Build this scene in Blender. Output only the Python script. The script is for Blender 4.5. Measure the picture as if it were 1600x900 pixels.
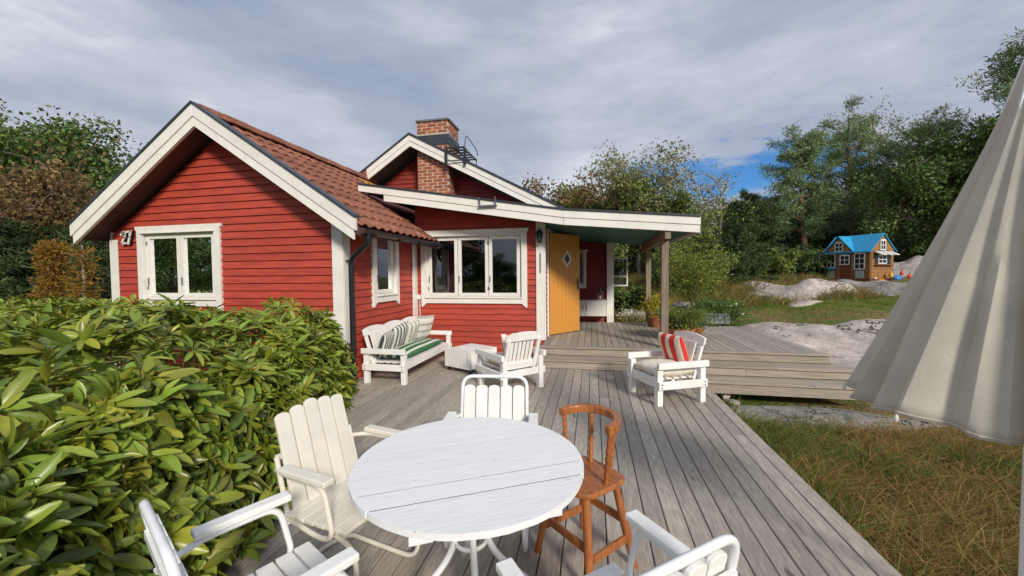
import bpy, math, random
import numpy as np
from mathutils import Vector, Matrix, noise as mnoise

# ------------------------------------------------------------------ clear
for o in list(bpy.data.objects): bpy.data.objects.remove(o)
scene = bpy.context.scene
col = scene.collection
RNG = np.random.default_rng(7)
random.seed(7)

# ------------------------------------------------------------------ camera (solved from the photo's vanishing points)
F_PX, CX, CY, CAM_H = 600.4, 800.0, 450.0, 1.52
def _dir(u, v): return Vector((u - CX, v - CY, F_PX)).normalized()
_y = _dir(926, 428)
_x = -_dir(-2060, 455); _x = (_x - _y * _x.dot(_y)).normalized()
_z = _x.cross(_y)
if _z.y > 0: _z = -_z
ROT = Matrix((_x, _y, _z))                 # camera (right, down, forward) -> world
CAM = Vector((0, 0, CAM_H))
def ray(u, v): return ROT @ Vector((u - CX, v - CY, F_PX))
def onZ(u, v, z=0.0):
    r = ray(u, v); return CAM + r * ((z - CAM_H) / r.z)
def at_depth(u, zd):                        # ground position of a pixel column at a forward distance
    r = ROT @ Vector((u - CX, -22, F_PX)); r = r * (zd / F_PX)
    return (r.x, r.y)
cam_d = bpy.data.cameras.new('camera')
cam_d.sensor_width = 36.0; cam_d.lens = 36.0 * F_PX / 1600.0
cam_d.clip_start = 0.02; cam_d.clip_end = 2000
cam = bpy.data.objects.new('camera', cam_d); col.objects.link(cam)
r_, u_, b_ = ROT @ Vector((1,0,0)), ROT @ Vector((0,-1,0)), ROT @ Vector((0,0,-1))
cam.matrix_world = Matrix(((r_.x,u_.x,b_.x,0),(r_.y,u_.y,b_.y,0),(r_.z,u_.z,b_.z,CAM_H),(0,0,0,1)))
scene.camera = cam
scene.render.resolution_x = 1024; scene.render.resolution_y = 576

# ------------------------------------------------------------------ sky and sun
SUN_AZ = math.radians(146)     # compass-like: angle from +Y towards +X of the direction TO the sun
SUN_EL = math.radians(28)
to_sun = Vector((math.sin(SUN_AZ)*math.cos(SUN_EL), math.cos(SUN_AZ)*math.cos(SUN_EL), math.sin(SUN_EL)))
sun_d = bpy.data.lights.new('sun', 'SUN'); sun_d.energy = 2.3; sun_d.angle = math.radians(10); sun_d.color = (1.0, 0.93, 0.82)
sun = bpy.data.objects.new('sun', sun_d); col.objects.link(sun)
sun.rotation_euler = (-to_sun).to_track_quat('-Z', 'Y').to_euler()
sun.location = (10, -15, 20)
world = bpy.data.worlds.new('World'); scene.world = world; world.use_nodes = True
wt = world.node_tree; wn, wl = wt.nodes, wt.links
for n in list(wn): wn.remove(n)
def W(t, **k):
    n = wn.new(t)
    for a, b in k.items(): setattr(n, a, b)
    return n
wo = W('ShaderNodeOutputWorld'); bgn = W('ShaderNodeBackground'); wl.new(bgn.outputs[0], wo.inputs[0])
skyt = W('ShaderNodeTexSky', sky_type='NISHITA', sun_disc=False, sun_elevation=SUN_EL, sun_rotation=SUN_AZ)
tc = W('ShaderNodeTexCoord')
mp = W('ShaderNodeMapping'); mp.inputs['Scale'].default_value = (1.0, 1.0, 3.2); wl.new(tc.outputs['Generated'], mp.inputs[0])
def wnoise(scale, det, rough, off):
    m = W('ShaderNodeVectorMath', operation='ADD'); wl.new(mp.outputs[0], m.inputs[0]); m.inputs[1].default_value = off
    n = W('ShaderNodeTexNoise'); n.inputs['Scale'].default_value = scale; n.inputs['Detail'].default_value = det; n.inputs['Roughness'].default_value = rough
    wl.new(m.outputs[0], n.inputs['Vector']); return n.outputs['Fac']
def wramp(fac, stops):
    r = W('ShaderNodeValToRGB'); el = r.color_ramp.elements
    el[0].position, el[0].color = stops[0][0], (*stops[0][1], 1); el[1].position, el[1].color = stops[-1][0], (*stops[-1][1], 1)
    for p, c in stops[1:-1]:
        e = el.new(p); e.color = (*c, 1)
    wl.new(fac, r.inputs[0]); return r.outputs[0]
def wmath(op, a, b):
    m = W('ShaderNodeMath', operation=op)
    for i, q in enumerate((a, b)):
        if isinstance(q, (int, float)): m.inputs[i].default_value = q
        else: wl.new(q, m.inputs[i])
    return m.outputs[0]
cl1 = wnoise(1.7, 8, 0.55, (3.1, 1.4, 0.3))
cl2 = wnoise(5.0, 6, 0.6, (0.7, 5.2, 2.0))
clf = wmath('ADD', wmath('MULTIPLY', cl1, 0.80), wmath('MULTIPLY', cl2, 0.20))
ccol = wramp(clf, [(0.32, (0.205, 0.245, 0.325)), (0.45, (0.268, 0.303, 0.378)), (0.56, (0.365, 0.395, 0.455)), (0.68, (0.60, 0.62, 0.65))])
# a break in the cloud deck low over the forest
g1 = ray(1145, 276).normalized()
dt = W('ShaderNodeVectorMath', operation='SUBTRACT'); wl.new(tc.outputs['Generated'], dt.inputs[0]); dt.inputs[1].default_value = g1
ms = W('ShaderNodeVectorMath', operation='MULTIPLY'); wl.new(dt.outputs[0], ms.inputs[0]); ms.inputs[1].default_value = (3.0, 3.0, 13.0)
ln = W('ShaderNodeVectorMath', operation='LENGTH'); wl.new(ms.outputs[0], ln.inputs[0])
gap = wmath('SUBTRACT', 1.0, ln.outputs['Value'])
gapn = wmath('ADD', gap, wmath('MULTIPLY', wmath('SUBTRACT', wnoise(6.0, 7, 0.6, (9.0, 2.0, 4.4)), 0.5), 3.2))
mr = W('ShaderNodeMapRange', interpolation_type='SMOOTHSTEP'); wl.new(gapn, mr.inputs['Value'])
mr.inputs['From Min'].default_value = 0.1; mr.inputs['From Max'].default_value = 0.75
skys = W('ShaderNodeVectorMath', operation='SCALE'); wl.new(skyt.outputs[0], skys.inputs[0]); skys.inputs['Scale'].default_value = 0.085
tint = W('ShaderNodeVectorMath', operation='MULTIPLY'); wl.new(skys.outputs[0], tint.inputs[0]); tint.inputs[1].default_value = (0.30, 0.62, 1.0)
mx = W('ShaderNodeMix', data_type='RGBA'); wl.new(mr.outputs[0], mx.inputs['Factor'])
wl.new(ccol, mx.inputs[6]); wl.new(tint.outputs[0], mx.inputs[7])
wl.new(mx.outputs[2], bgn.inputs[0]); bgn.inputs[1].default_value = 1.0
vs = scene.view_settings
vs.view_transform = 'Standard'; vs.look = 'None'; vs.exposure = 0.62; vs.gamma = 1.0; vs.use_curve_mapping = False
scene.render.engine = 'CYCLES'

# ------------------------------------------------------------------ materials
MATS = {}
def material(name, base, rough=0.6, var=0.0, vscale=8.0, stretch=(1,1,1), bump=0.0, bscale=40.0, objvar=0.0, col2=None, ramp=(0.35, 0.65),
             island=0.0, trans=0.0, spec=0.4, metal=0.0, coat=0.0, hue=0.0, spots=None, det=6):
    """procedural principled material. col2 is blended in by noise; objvar / island vary the value per object / per mesh island."""
    m = bpy.data.materials.new(name); m.use_nodes = True
    t = m.node_tree; N, L = t.nodes, t.links
    p = N['Principled BSDF']; out = N['Material Output']
    p.inputs['Roughness'].default_value = rough; p.inputs['Metallic'].default_value = metal
    p.inputs['Specular IOR Level'].default_value = spec; p.inputs['Coat Weight'].default_value = coat
    tcn = N.new('ShaderNodeTexCoord'); oi = N.new('ShaderNodeObjectInfo')
    ad = N.new('ShaderNodeVectorMath'); ad.operation = 'ADD'; L.new(tcn.outputs['Object'], ad.inputs[0])
    sc = N.new('ShaderNodeMath'); sc.operation = 'MULTIPLY'; sc.inputs[1].default_value = 37.0; L.new(oi.outputs['Random'], sc.inputs[0]); L.new(sc.outputs[0], ad.inputs[1])
    mpn = N.new('ShaderNodeMapping'); mpn.inputs['Scale'].default_value = stretch; L.new(ad.outputs[0], mpn.inputs[0])
    nz = N.new('ShaderNodeTexNoise'); nz.inputs['Scale'].default_value = vscale; nz.inputs['Detail'].default_value = det; nz.inputs['Roughness'].default_value = 0.62
    L.new(mpn.outputs[0], nz.inputs['Vector'])
    rp = N.new('ShaderNodeValToRGB'); e = rp.color_ramp.elements
    c2 = col2 if col2 else tuple(max(0, c*(1-var)) for c in base)
    c1 = base if col2 else tuple(min(1, c*(1+var*0.6)) for c in base)
    e[0].position, e[0].color = ramp[0], (*c2, 1); e[1].position, e[1].color = ramp[1], (*c1, 1)
    L.new(nz.outputs['Fac'], rp.inputs[0])
    colr = rp.outputs[0]
    if spots:                                   # (colour, scale, threshold)
        n2 = N.new('ShaderNodeTexNoise'); n2.inputs['Scale'].default_value = spots[1]; n2.inputs['Detail'].default_value = 5
        L.new(mpn.outputs[0], n2.inputs['Vector'])
        r2 = N.new('ShaderNodeValToRGB'); r2.color_ramp.elements[0].position = spots[2]; r2.color_ramp.elements[1].position = min(1, spots[2]+0.05)
        L.new(n2.outputs['Fac'], r2.inputs[0])
        mm = N.new('ShaderNodeMix'); mm.data_type = 'RGBA'; L.new(r2.outputs[0], mm.inputs['Factor']); L.new(colr, mm.inputs[6]); mm.inputs[7].default_value = (*spots[0], 1)
        colr = mm.outputs[2]
    if objvar or island or hue:
        hs = N.new('ShaderNodeHueSaturation'); L.new(colr, hs.inputs['Color'])
        if island:
            gi = N.new('ShaderNodeNewGeometry'); src = gi.outputs['Random Per Island']
        else: src = oi.outputs['Random']
        a = island or objvar
        mrn = N.new('ShaderNodeMapRange'); L.new(src, mrn.inputs['Value']); mrn.inputs['To Min'].default_value = 1-a; mrn.inputs['To Max'].default_value = 1+a
        L.new(mrn.outputs[0], hs.inputs['Value'])
        if hue:
            wn_ = N.new('ShaderNodeTexWhiteNoise'); wn_.noise_dimensions = '1D'; L.new(src, wn_.inputs['W'])
            mh = N.new('ShaderNodeMapRange'); L.new(wn_.outputs['Value'], mh.inputs['Value']); mh.inputs['To Min'].default_value = 0.5-hue; mh.inputs['To Max'].default_value = 0.5+hue*0.6
            L.new(mh.outputs[0], hs.inputs['Hue'])
        colr = hs.outputs[0]
    L.new(colr, p.inputs['Base Color'])
    if bump:
        nb = N.new('ShaderNodeTexNoise'); nb.inputs['Scale'].default_value = bscale; nb.inputs['Detail'].default_value = 8; L.new(mpn.outputs[0], nb.inputs['Vector'])
        bp = N.new('ShaderNodeBump'); bp.inputs['Strength'].default_value = bump; bp.inputs['Distance'].default_value = 0.02
        L.new(nb.outputs['Fac'], bp.inputs['Height']); L.new(bp.outputs[0], p.inputs['Normal'])
    if trans:
        tr = N.new('ShaderNodeBsdfTranslucent'); L.new(colr, tr.inputs['Color'])
        ms_ = N.new('ShaderNodeMixShader'); ms_.inputs[0].default_value = trans
        L.new(p.outputs[0], ms_.inputs[1]); L.new(tr.outputs[0], ms_.inputs[2]); L.new(ms_.outputs[0], out.inputs['Surface'])
    MATS[name] = m
    return m

def stripe_material(name, axis, period, bands, rough=0.85, offset=0.0):
    """bands: list of (position 0..1, colour) with constant interpolation along a local axis"""
    m = bpy.data.materials.new(name); m.use_nodes = True
    N, L = m.node_tree.nodes, m.node_tree.links; p = N['Principled BSDF']; p.inputs['Roughness'].default_value = rough
    tcn = N.new('ShaderNodeTexCoord'); sp = N.new('ShaderNodeSeparateXYZ'); L.new(tcn.outputs['Object'], sp.inputs[0])
    d = N.new('ShaderNodeMath'); d.operation = 'MULTIPLY_ADD'; d.inputs[1].default_value = 1/period; d.inputs[2].default_value = 50+offset; L.new(sp.outputs[axis], d.inputs[0])
    fr = N.new('ShaderNodeMath'); fr.operation = 'FRACT'; L.new(d.outputs[0], fr.inputs[0])
    rp = N.new('ShaderNodeValToRGB'); rp.color_ramp.interpolation = 'CONSTANT'; e = rp.color_ramp.elements
    e[0].position, e[0].color = 0, (*bands[0][1], 1); e[1].position, e[1].color = bands[1][0], (*bands[1][1], 1)
    for q, c in bands[2:]:
        k = e.new(q); k.color = (*c, 1)
    L.new(fr.outputs[0], rp.inputs[0]); L.new(rp.outputs[0], p.inputs['Base Color'])
    nb = N.new('ShaderNodeTexNoise'); nb.inputs['Scale'].default_value = 25; L.new(tcn.outputs['Object'], nb.inputs['Vector'])
    bp = N.new('ShaderNodeBump'); bp.inputs['Strength'].default_value = 0.35; bp.inputs['Distance'].default_value = 0.02; L.new(nb.outputs['Fac'], bp.inputs['Height']); L.new(bp.outputs[0], p.inputs['Normal'])
    MATS[name] = m; return m

material('red_paint', (0.41, 0.055, 0.033), 0.6, var=0.22, vscale=3.0, stretch=(1,1,6), bump=0.12, bscale=30, objvar=0.09)
material('shaded_red_paint', (0.25, 0.034, 0.026), 0.55, var=0.15, vscale=3.0, bump=0.1, objvar=0.05)  # darker copy of the house red, porch shade put into the colour
material('white_paint', (0.76, 0.74, 0.69), 0.45, var=0.07, vscale=5, bump=0.06, bscale=20, objvar=0.03)
material('white_wood', (0.80, 0.79, 0.76), 0.5, var=0.09, vscale=6, stretch=(1,1,1), bump=0.12, bscale=35, objvar=0.03)
material('cream_wood', (0.72, 0.685, 0.60), 0.55, var=0.08, vscale=8, bump=0.1, objvar=0.03)
material('table_paint', (0.80, 0.80, 0.80), 0.45, var=0.04, vscale=5, stretch=(1,6,6), bump=0.12, bscale=16, objvar=0.02, spots=((0.16,0.15,0.14), 15.0, 0.705))
material('white_metal', (0.80, 0.81, 0.82), 0.3, var=0.05, vscale=12, spec=0.5, spots=((0.35,0.2,0.12), 30.0, 0.76))
material('deck_wood', (0.43, 0.38, 0.32), 0.8, vscale=5.0, stretch=(9,1.6,9), bump=0.35, bscale=5, objvar=0.17, col2=(0.27, 0.238, 0.205), ramp=(0.3, 0.68), spots=((0.13,0.115,0.10), 1.5, 0.69))
material('step_wood', (0.42, 0.355, 0.29), 0.8, vscale=2.2, stretch=(1.1,26,26), bump=0.3, bscale=3.2, objvar=0.12, col2=(0.22, 0.185, 0.15), ramp=(0.3, 0.68), spots=((0.09,0.075,0.06), 2.6, 0.72))
material('post_wood', (0.30, 0.235, 0.18), 0.8, vscale=3, stretch=(20,20,1), bump=0.3, bscale=3, objvar=0.1, col2=(0.16, 0.12, 0.09))
material('roof_tile', (0.27, 0.105, 0.065), 0.75, var=0.3, vscale=14, bump=0.2, objvar=0.22, spots=((0.42,0.38,0.33), 9.0, 0.70))
material('mossy_tile', (0.45, 0.25, 0.07), 0.8, var=0.4, vscale=10, objvar=0.3)
material('dark_metal', (0.035, 0.042, 0.055), 0.4, var=0.2, vscale=6, spec=0.5)
material('roof_felt', (0.07, 0.075, 0.085), 0.75, var=0.3, vscale=10)
material('black_metal', (0.012, 0.014, 0.018), 0.32, var=0.2, vscale=10, spec=0.55)
material('grey_metal', (0.20, 0.21, 0.22), 0.45, var=0.2, vscale=10, metal=0.6)
material('soffit', (0.10, 0.045, 0.04), 0.7, var=0.2)
material('teal_paint', (0.022, 0.13, 0.12), 0.5, var=0.15, vscale=4, objvar=0.08)
material('door_paint', (0.62, 0.275, 0.05), 0.42, var=0.05, vscale=2)
material('brick', (0.34, 0.10, 0.045), 0.8, var=0.3, vscale=12, bump=0.3, objvar=0.25)
material('mortar', (0.50, 0.43, 0.35), 0.9, var=0.15, vscale=20)
material('seam_dirt', (0.14, 0.13, 0.12), 0.9, var=0.3)
material('interior', (0.30, 0.27, 0.24), 0.8, var=0.2, vscale=2)
material('pine_furniture', (0.30, 0.19, 0.10), 0.5, var=0.2)
material('plastic_blue', (0.03, 0.22, 0.60), 0.4, var=0.05)
material('plastic_red', (0.62, 0.05, 0.03), 0.4, var=0.05)
material('plastic_yellow', (0.80, 0.40, 0.02), 0.4, var=0.05)
material('plastic_white', (0.75, 0.74, 0.70), 0.4, var=0.05)
material('terracotta', (0.42, 0.15, 0.07), 0.75, var=0.25, vscale=10, bump=0.1)
material('black_plastic', (0.02, 0.02, 0.024), 0.5, var=0.2)
material('zinc', (0.27, 0.30, 0.32), 0.5, var=0.2, vscale=6, metal=0.3)
material('canvas', (0.80, 0.765, 0.685), 0.85, var=0.08, vscale=4, bump=0.12, bscale=60, trans=0.5)
material('cream_fabric', (0.74, 0.68, 0.57), 0.9, var=0.10, vscale=7, bump=0.6, bscale=12)
material('orange_wood', (0.41, 0.145, 0.042), 0.38, vscale=3.0, stretch=(14,14,2), bump=0.1, bscale=6, objvar=0.12, col2=(0.25, 0.075, 0.022), coat=0.2)
material('playhouse_wood', (0.29, 0.14, 0.05), 0.7, var=0.2, vscale=6, objvar=0.1)
material('playhouse_brown', (0.19, 0.055, 0.032), 0.7, var=0.2, vscale=6, objvar=0.1)
material('playhouse_blue', (0.02, 0.30, 0.56), 0.5, var=0.1)
material('playhouse_grey', (0.38, 0.41, 0.42), 0.6, var=0.1)
material('green_fabric', (0.03, 0.12, 0.055), 0.9, var=0.1, bump=0.4, bscale=12)
material('bark', (0.11, 0.085, 0.065), 0.9, var=0.4, vscale=6, bump=0.6, bscale=8)
material('pine_bark', (0.28, 0.145, 0.08), 0.9, vscale=4, bump=0.5, bscale=8, col2=(0.13, 0.09, 0.07))
material('birch_bark', (0.36, 0.33, 0.29), 0.8, vscale=5, stretch=(1,1,4), col2=(0.12, 0.10, 0.09), ramp=(0.34, 0.46))
material('twig', (0.20, 0.13, 0.07), 0.8, var=0.3)
material('rhodo_leaf', (0.195, 0.255, 0.030), 0.33, island=0.50, hue=0.04, trans=0.15, spec=0.5, var=0.12, vscale=3)
material('rhodo_leaf_single', (0.195, 0.255, 0.030), 0.33, objvar=0.50, hue=0.04, trans=0.15, spec=0.5, var=0.12, vscale=3)
material('rhodo_young', (0.30, 0.30, 0.045), 0.42, island=0.35, hue=0.03, trans=0.25, var=0.1)
material('leaf_dark', (0.100, 0.173, 0.039), 0.55, island=0.5, hue=0.03, trans=0.25)
material('leaf_mid', (0.168, 0.227, 0.050), 0.55, island=0.5, hue=0.04, trans=0.3)
material('leaf_light', (0.180, 0.228, 0.042), 0.55, island=0.45, hue=0.04, trans=0.35)
material('leaf_brown', (0.224, 0.157, 0.060), 0.6, island=0.5, hue=0.04, trans=0.3)
material('leaf_rust', (0.30, 0.18, 0.03), 0.6, island=0.45, hue=0.03, trans=0.3)
material('leaf_grey', (0.235, 0.245, 0.105), 0.6, island=0.45, hue=0.04, trans=0.3)
material('leaf_yellow', (0.42, 0.38, 0.03), 0.55, island=0.35, hue=0.03, trans=0.35)
material('needle_pine', (0.205, 0.292, 0.129), 0.55, island=0.5, hue=0.03, trans=0.2)
material('needle_dark', (0.070, 0.108, 0.038), 0.6, island=0.5, hue=0.03, trans=0.2)
material('petal_white', (0.75, 0.74, 0.66), 0.6, island=0.1)
material('grass_dry', (0.34, 0.225, 0.075), 0.7, island=0.4, hue=0.025, trans=0.3)
material('grass_green', (0.12, 0.165, 0.028), 0.6, island=0.45, hue=0.04, trans=0.35)
material('lawn_blade', (0.17, 0.25, 0.035), 0.6, island=0.4, hue=0.03, trans=0.35)
stripe_material('stripe_dark', 0, 0.085, [(0, (0.70,0.68,0.62)), (0.42, (0.035,0.075,0.055)), (0.78, (0.70,0.68,0.62)), (0.86, (0.035,0.05,0.045)), (0.93, (0.70,0.68,0.62))])
stripe_material('stripe_black', 0, 0.048, [(0, (0.70,0.68,0.62)), (0.52, (0.05,0.055,0.055))])
stripe_material('stripe_grey', 0, 0.115, [(0, (0.72,0.70,0.64)), (0.50, (0.33,0.34,0.31)), (0.62, (0.72,0.70,0.64)), (0.70, (0.30,0.32,0.29)), (0.92, (0.72,0.70,0.64))])
stripe_material('stripe_pale', 2, 0.125, [(0, (0.74,0.72,0.66)), (0.55, (0.40,0.42,0.37)), (0.90, (0.74,0.72,0.66))])
stripe_material('stripe_red', 0, 0.155, [(0, (0.72,0.64,0.52)), (0.46, (0.66,0.035,0.028))], offset=0.27)
stripe_material('stripe_green', 2, 0.14, [(0, (0.035,0.15,0.06)), (0.62, (0.66,0.67,0.58))])

def glass_material():
    m = bpy.data.materials.new('window_glass'); m.use_nodes = True
    N, L = m.node_tree.nodes, m.node_tree.links
    N.remove(N['Principled BSDF']); out = N['Material Output']
    tr = N.new('ShaderNodeBsdfTransparent'); tr.inputs[0].default_value = (0.62, 0.66, 0.66, 1)
    gl = N.new('ShaderNodeBsdfGlossy'); gl.inputs['Roughness'].default_value = 0.01; gl.inputs[0].default_value = (0.95, 0.97, 1, 1)
    fr = N.new('ShaderNodeFresnel'); fr.inputs[0].default_value = 1.5
    mt = N.new('ShaderNodeMath'); mt.operation = 'MULTIPLY_ADD'; mt.inputs[1].default_value = 1.8; mt.inputs[2].default_value = 0.02; mt.use_clamp = True; L.new(fr.outputs[0], mt.inputs[0])
    ms_ = N.new('ShaderNodeMixShader'); L.new(mt.outputs[0], ms_.inputs[0]); L.new(tr.outputs[0], ms_.inputs[1]); L.new(gl.outputs[0], ms_.inputs[2])
    L.new(ms_.outputs[0], out.inputs[0]); MATS['window_glass'] = m
glass_material()

def ground_material():
    m = bpy.data.materials.new('ground_mix'); m.use_nodes = True
    N, L = m.node_tree.nodes, m.node_tree.links; p = N['Principled BSDF']; p.inputs['Roughness'].default_value = 0.95; p.inputs['Specular IOR Level'].default_value = 0.1
    tcn = N.new('ShaderNodeTexCoord')
    def nz(s, d=6):
        n = N.new('ShaderNodeTexNoise'); n.inputs['Scale'].default_value = s; n.inputs['Detail'].default_value = d; L.new(tcn.outputs['Object'], n.inputs['Vector']); return n.outputs['Fac']
    def rp(f, a, b, ca, cb):
        r = N.new('ShaderNodeValToRGB'); e = r.color_ramp.elements; e[0].position, e[0].color = a, (*ca, 1); e[1].position, e[1].color = b, (*cb, 1); L.new(f, r.inputs[0]); return r.outputs[0]
    a = rp(nz(0.8), 0.42, 0.6, (0.125, 0.165, 0.036), (0.24, 0.17, 0.075))
    b = rp(nz(14, 8), 0.3, 0.7, (0.35, 0.35, 0.35), (1.25, 1.25, 1.2))
    mm = N.new('ShaderNodeMix'); mm.data_type = 'RGBA'; mm.blend_type = 'MULTIPLY'; mm.inputs['Factor'].default_value = 1; L.new(a, mm.inputs[6]); L.new(b, mm.inputs[7])
    L.new(mm.outputs[2], p.inputs['Base Color'])
    bp = N.new('ShaderNodeBump'); bp.inputs['Strength'].default_value = 0.8; bp.inputs['Distance'].default_value = 0.06; L.new(nz(20, 8), bp.inputs['Height']); L.new(bp.outputs[0], p.inputs['Normal'])
    MATS['ground_mix'] = m
ground_material()

def rock_material(name, light, dark, crack_scale=0.42):
    m = bpy.data.materials.new(name); m.use_nodes = True
    N, L = m.node_tree.nodes, m.node_tree.links; p = N['Principled BSDF']; p.inputs['Roughness'].default_value = 0.85; p.inputs['Specular IOR Level'].default_value = 0.2
    tcn = N.new('ShaderNodeTexCoord')
    def nz(s, d=8, vec=None):
        n = N.new('ShaderNodeTexNoise'); n.inputs['Scale'].default_value = s; n.inputs['Detail'].default_value = d; n.inputs['Roughness'].default_value = 0.65; L.new(vec or tcn.outputs['Object'], n.inputs['Vector']); return n
    def rp(f, stops):
        r = N.new('ShaderNodeValToRGB'); e = r.color_ramp.elements; e[0].position, e[0].color = stops[0][0], (*stops[0][1], 1); e[1].position, e[1].color = stops[-1][0], (*stops[-1][1], 1)
        for q, c in stops[1:-1]:
            k = e.new(q); k.color = (*c, 1)
        L.new(f, r.inputs[0]); return r.outputs[0]
    def mul(a, b, mode='MULTIPLY', fac=1.0):
        k = N.new('ShaderNodeMix'); k.data_type = 'RGBA'; k.blend_type = mode; k.inputs['Factor'].default_value = fac; L.new(a, k.inputs[6]); L.new(b, k.inputs[7]); return k.outputs[2]
    base = rp(nz(1.6).outputs['Fac'], [(0.34, dark), (0.5, tuple((a+b)/2 for a, b in zip(light, dark))), (0.62, light)])
    speck = rp(nz(26, 8).outputs['Fac'], [(0.3, (0.55,0.55,0.55)), (0.52, (1,1,1)), (0.7, (1.15,1.12,1.08))])
    lich = rp(nz(5.0).outputs['Fac'], [(0.56, (1,1,1)), (0.66, (0.55,0.53,0.50))])
    # cracks: warped voronoi edges
    wv = N.new('ShaderNodeVectorMath'); wv.operation = 'MULTIPLY_ADD'; L.new(nz(1.3, 4).outputs['Color'], wv.inputs[0]); wv.inputs[1].default_value = (2.2,2.2,2.2); L.new(tcn.outputs['Object'], wv.inputs[2])
    vo = N.new('ShaderNodeTexVoronoi'); vo.feature = 'DISTANCE_TO_EDGE'; vo.inputs['Scale'].default_value = crack_scale; L.new(wv.outputs[0], vo.inputs['Vector'])
    crk = rp(vo.outputs['Distance'], [(0.0, (0.16,0.14,0.11)), (0.007, (0.38,0.35,0.31)), (0.022, (1,1,1))])
    c = mul(mul(mul(base, speck), lich), crk); L.new(c, p.inputs['Base Color'])
    bp = N.new('ShaderNodeBump'); bp.inputs['Strength'].default_value = 0.7; bp.inputs['Distance'].default_value = 0.05; L.new(nz(7, 10).outputs['Fac'], bp.inputs['Height'])
    bp2 = N.new('ShaderNodeBump'); bp2.inputs['Strength'].default_value = 0.9; bp2.inputs['Distance'].default_value = 0.06; L.new(crk, bp2.inputs['Height']); L.new(bp.outputs[0], bp2.inputs['Normal']); L.new(bp2.outputs[0], p.inputs['Normal'])
    MATS[name] = m
rock_material('granite', (0.55, 0.485, 0.435), (0.33, 0.295, 0.265))
rock_material('grey_granite', (0.36, 0.335, 0.305), (0.19, 0.185, 0.17), 0.9)

# ------------------------------------------------------------------ mesh helpers
class MB:
    """collects geometry; build() links it as ONE mesh object"""
    def __init__(self): self.v = []; self.f = []; self.sm = []
    def add(self, vs_, fs_, smooth=False):
        b = len(self.v); self.v += [tuple(p) for p in vs_]; self.f += [tuple(i+b for i in q) for q in fs_]; self.sm += [smooth]*len(fs_); return self
    def box(self, x0, x1, y0, y1, z0, z1, fr=None, M=None):
        p = [(x0,y0,z0),(x1,y0,z0),(x1,y1,z0),(x0,y1,z0),(x0,y0,z1),(x1,y0,z1),(x1,y1,z1),(x0,y1,z1)]
        if fr: p = [fr(*q) for q in p]
        if M is not None: p = [M @ Vector(q) for q in p]
        return self.add(p, [(0,3,2,1),(4,5,6,7),(0,1,5,4),(1,2,6,5),(2,3,7,6),(3,0,4,7)])
    def prism(self, poly, a, b, fr):
        """poly: list of 2D points; fr(p, q, t) maps to 3D, t from a to b"""
        n = len(poly); p = [fr(x, y, a) for x, y in poly] + [fr(x, y, b) for x, y in poly]
        return self.add(p, [tuple(range(n))[::-1], tuple(range(n, 2*n))] + [(i, (i+1) % n, n+(i+1) % n, n+i) for i in range(n)])
    def bar(self, p, q, w, h, up=(0,0,1)):
        """rectangular bar from p to q, width w across, height h along up"""
        p, q = Vector(p), Vector(q); d = (q-p).normalized(); upv = Vector(up); s = d.cross(upv)
        if s.length < 1e-5: s = d.cross(Vector((1,0,0)))
        s.normalize(); t = s.cross(d).normalized(); s *= w/2; t *= h/2
        c = [p-s-t, p+s-t, p+s+t, p-s+t, q-s-t, q+s-t, q+s+t, q-s+t]
        return self.add(c, [(0,1,2,3),(7,6,5,4),(0,4,5,1),(1,5,6,2),(2,6,7,3),(3,7,4,0)])
    def tube(self, pts, r, n=8, cap=True, closed=False):
        pts = [Vector(p) for p in pts]; m = len(pts); rs = r if isinstance(r, (list, tuple)) else [r]*m
        ref = None; V_ = []
        for i, p in enumerate(pts):
            if closed: d = pts[(i+1) % m] - pts[i-1]
            else: d = pts[min(i+1, m-1)] - pts[max(i-1, 0)]
            if d.length < 1e-9: d = Vector((0,0,1))
            d.normalize()
            if ref is None: ref = d.orthogonal().normalized()
            ref = (ref - d*ref.dot(d))
            if ref.length < 1e-6: ref = d.orthogonal()
            ref.normalize(); b = d.cross(ref)
            for k in range(n):
                a = 2*math.pi*k/n; V_.append(p + (ref*math.cos(a) + b*math.sin(a))*rs[i])
        fs_ = []
        for i in range(m if closed else m-1):
            j = (i+1) % m
            for k in range(n): fs_.append((i*n+k, i*n+(k+1) % n, j*n+(k+1) % n, j*n+k))
        if cap and not closed: fs_ += [tuple(range(n))[::-1], tuple((m-1)*n+k for k in range(n))]
        return self.add(V_, fs_, True)
    def lathe(self, prof, c=(0,0,0), n=20):
        """prof: list of (radius, z)"""
        V_ = [(c[0]+r*math.cos(2*math.pi*k/n), c[1]+r*math.sin(2*math.pi*k/n), c[2]+z) for r, z in prof for k in range(n)]
        fs_ = [(i*n+k, i*n+(k+1) % n, (i+1)*n+(k+1) % n, (i+1)*n+k) for i in range(len(prof)-1) for k in range(n)]
        fs_ += [tuple(range(n))[::-1], tuple((len(prof)-1)*n+k for k in range(n))]
        return self.add(V_, fs_, True)
    def mesh(self, name, mat):
        me = bpy.data.meshes.new(name); me.from_pydata(self.v, [], self.f)
        me.polygons.foreach_set('use_smooth', self.sm)
        if mat: me.materials.append(MATS[mat])
        me.update(); return me
    def build(self, name, mat, parent=None, bevel=0.0, origin=None):
        if origin is not None:
            ox, oy, oz = origin; self.v = [(x-ox, y-oy, z-oz) for x, y, z in self.v]
        me = self.mesh(name, mat); o = bpy.data.objects.new(name, me); col.objects.link(o)
        if origin is not None: o.location = origin
        if parent:
            o.parent = parent
        if bevel:
            md = o.modifiers.new('bevel', 'BEVEL'); md.width = bevel; md.segments = 2; md.limit_method = 'ANGLE'; md.angle_limit = math.radians(50)
        if any(self.sm):
            try: me.set_sharp_from_angle(angle=math.radians(40))
            except Exception: pass
        return o
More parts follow.
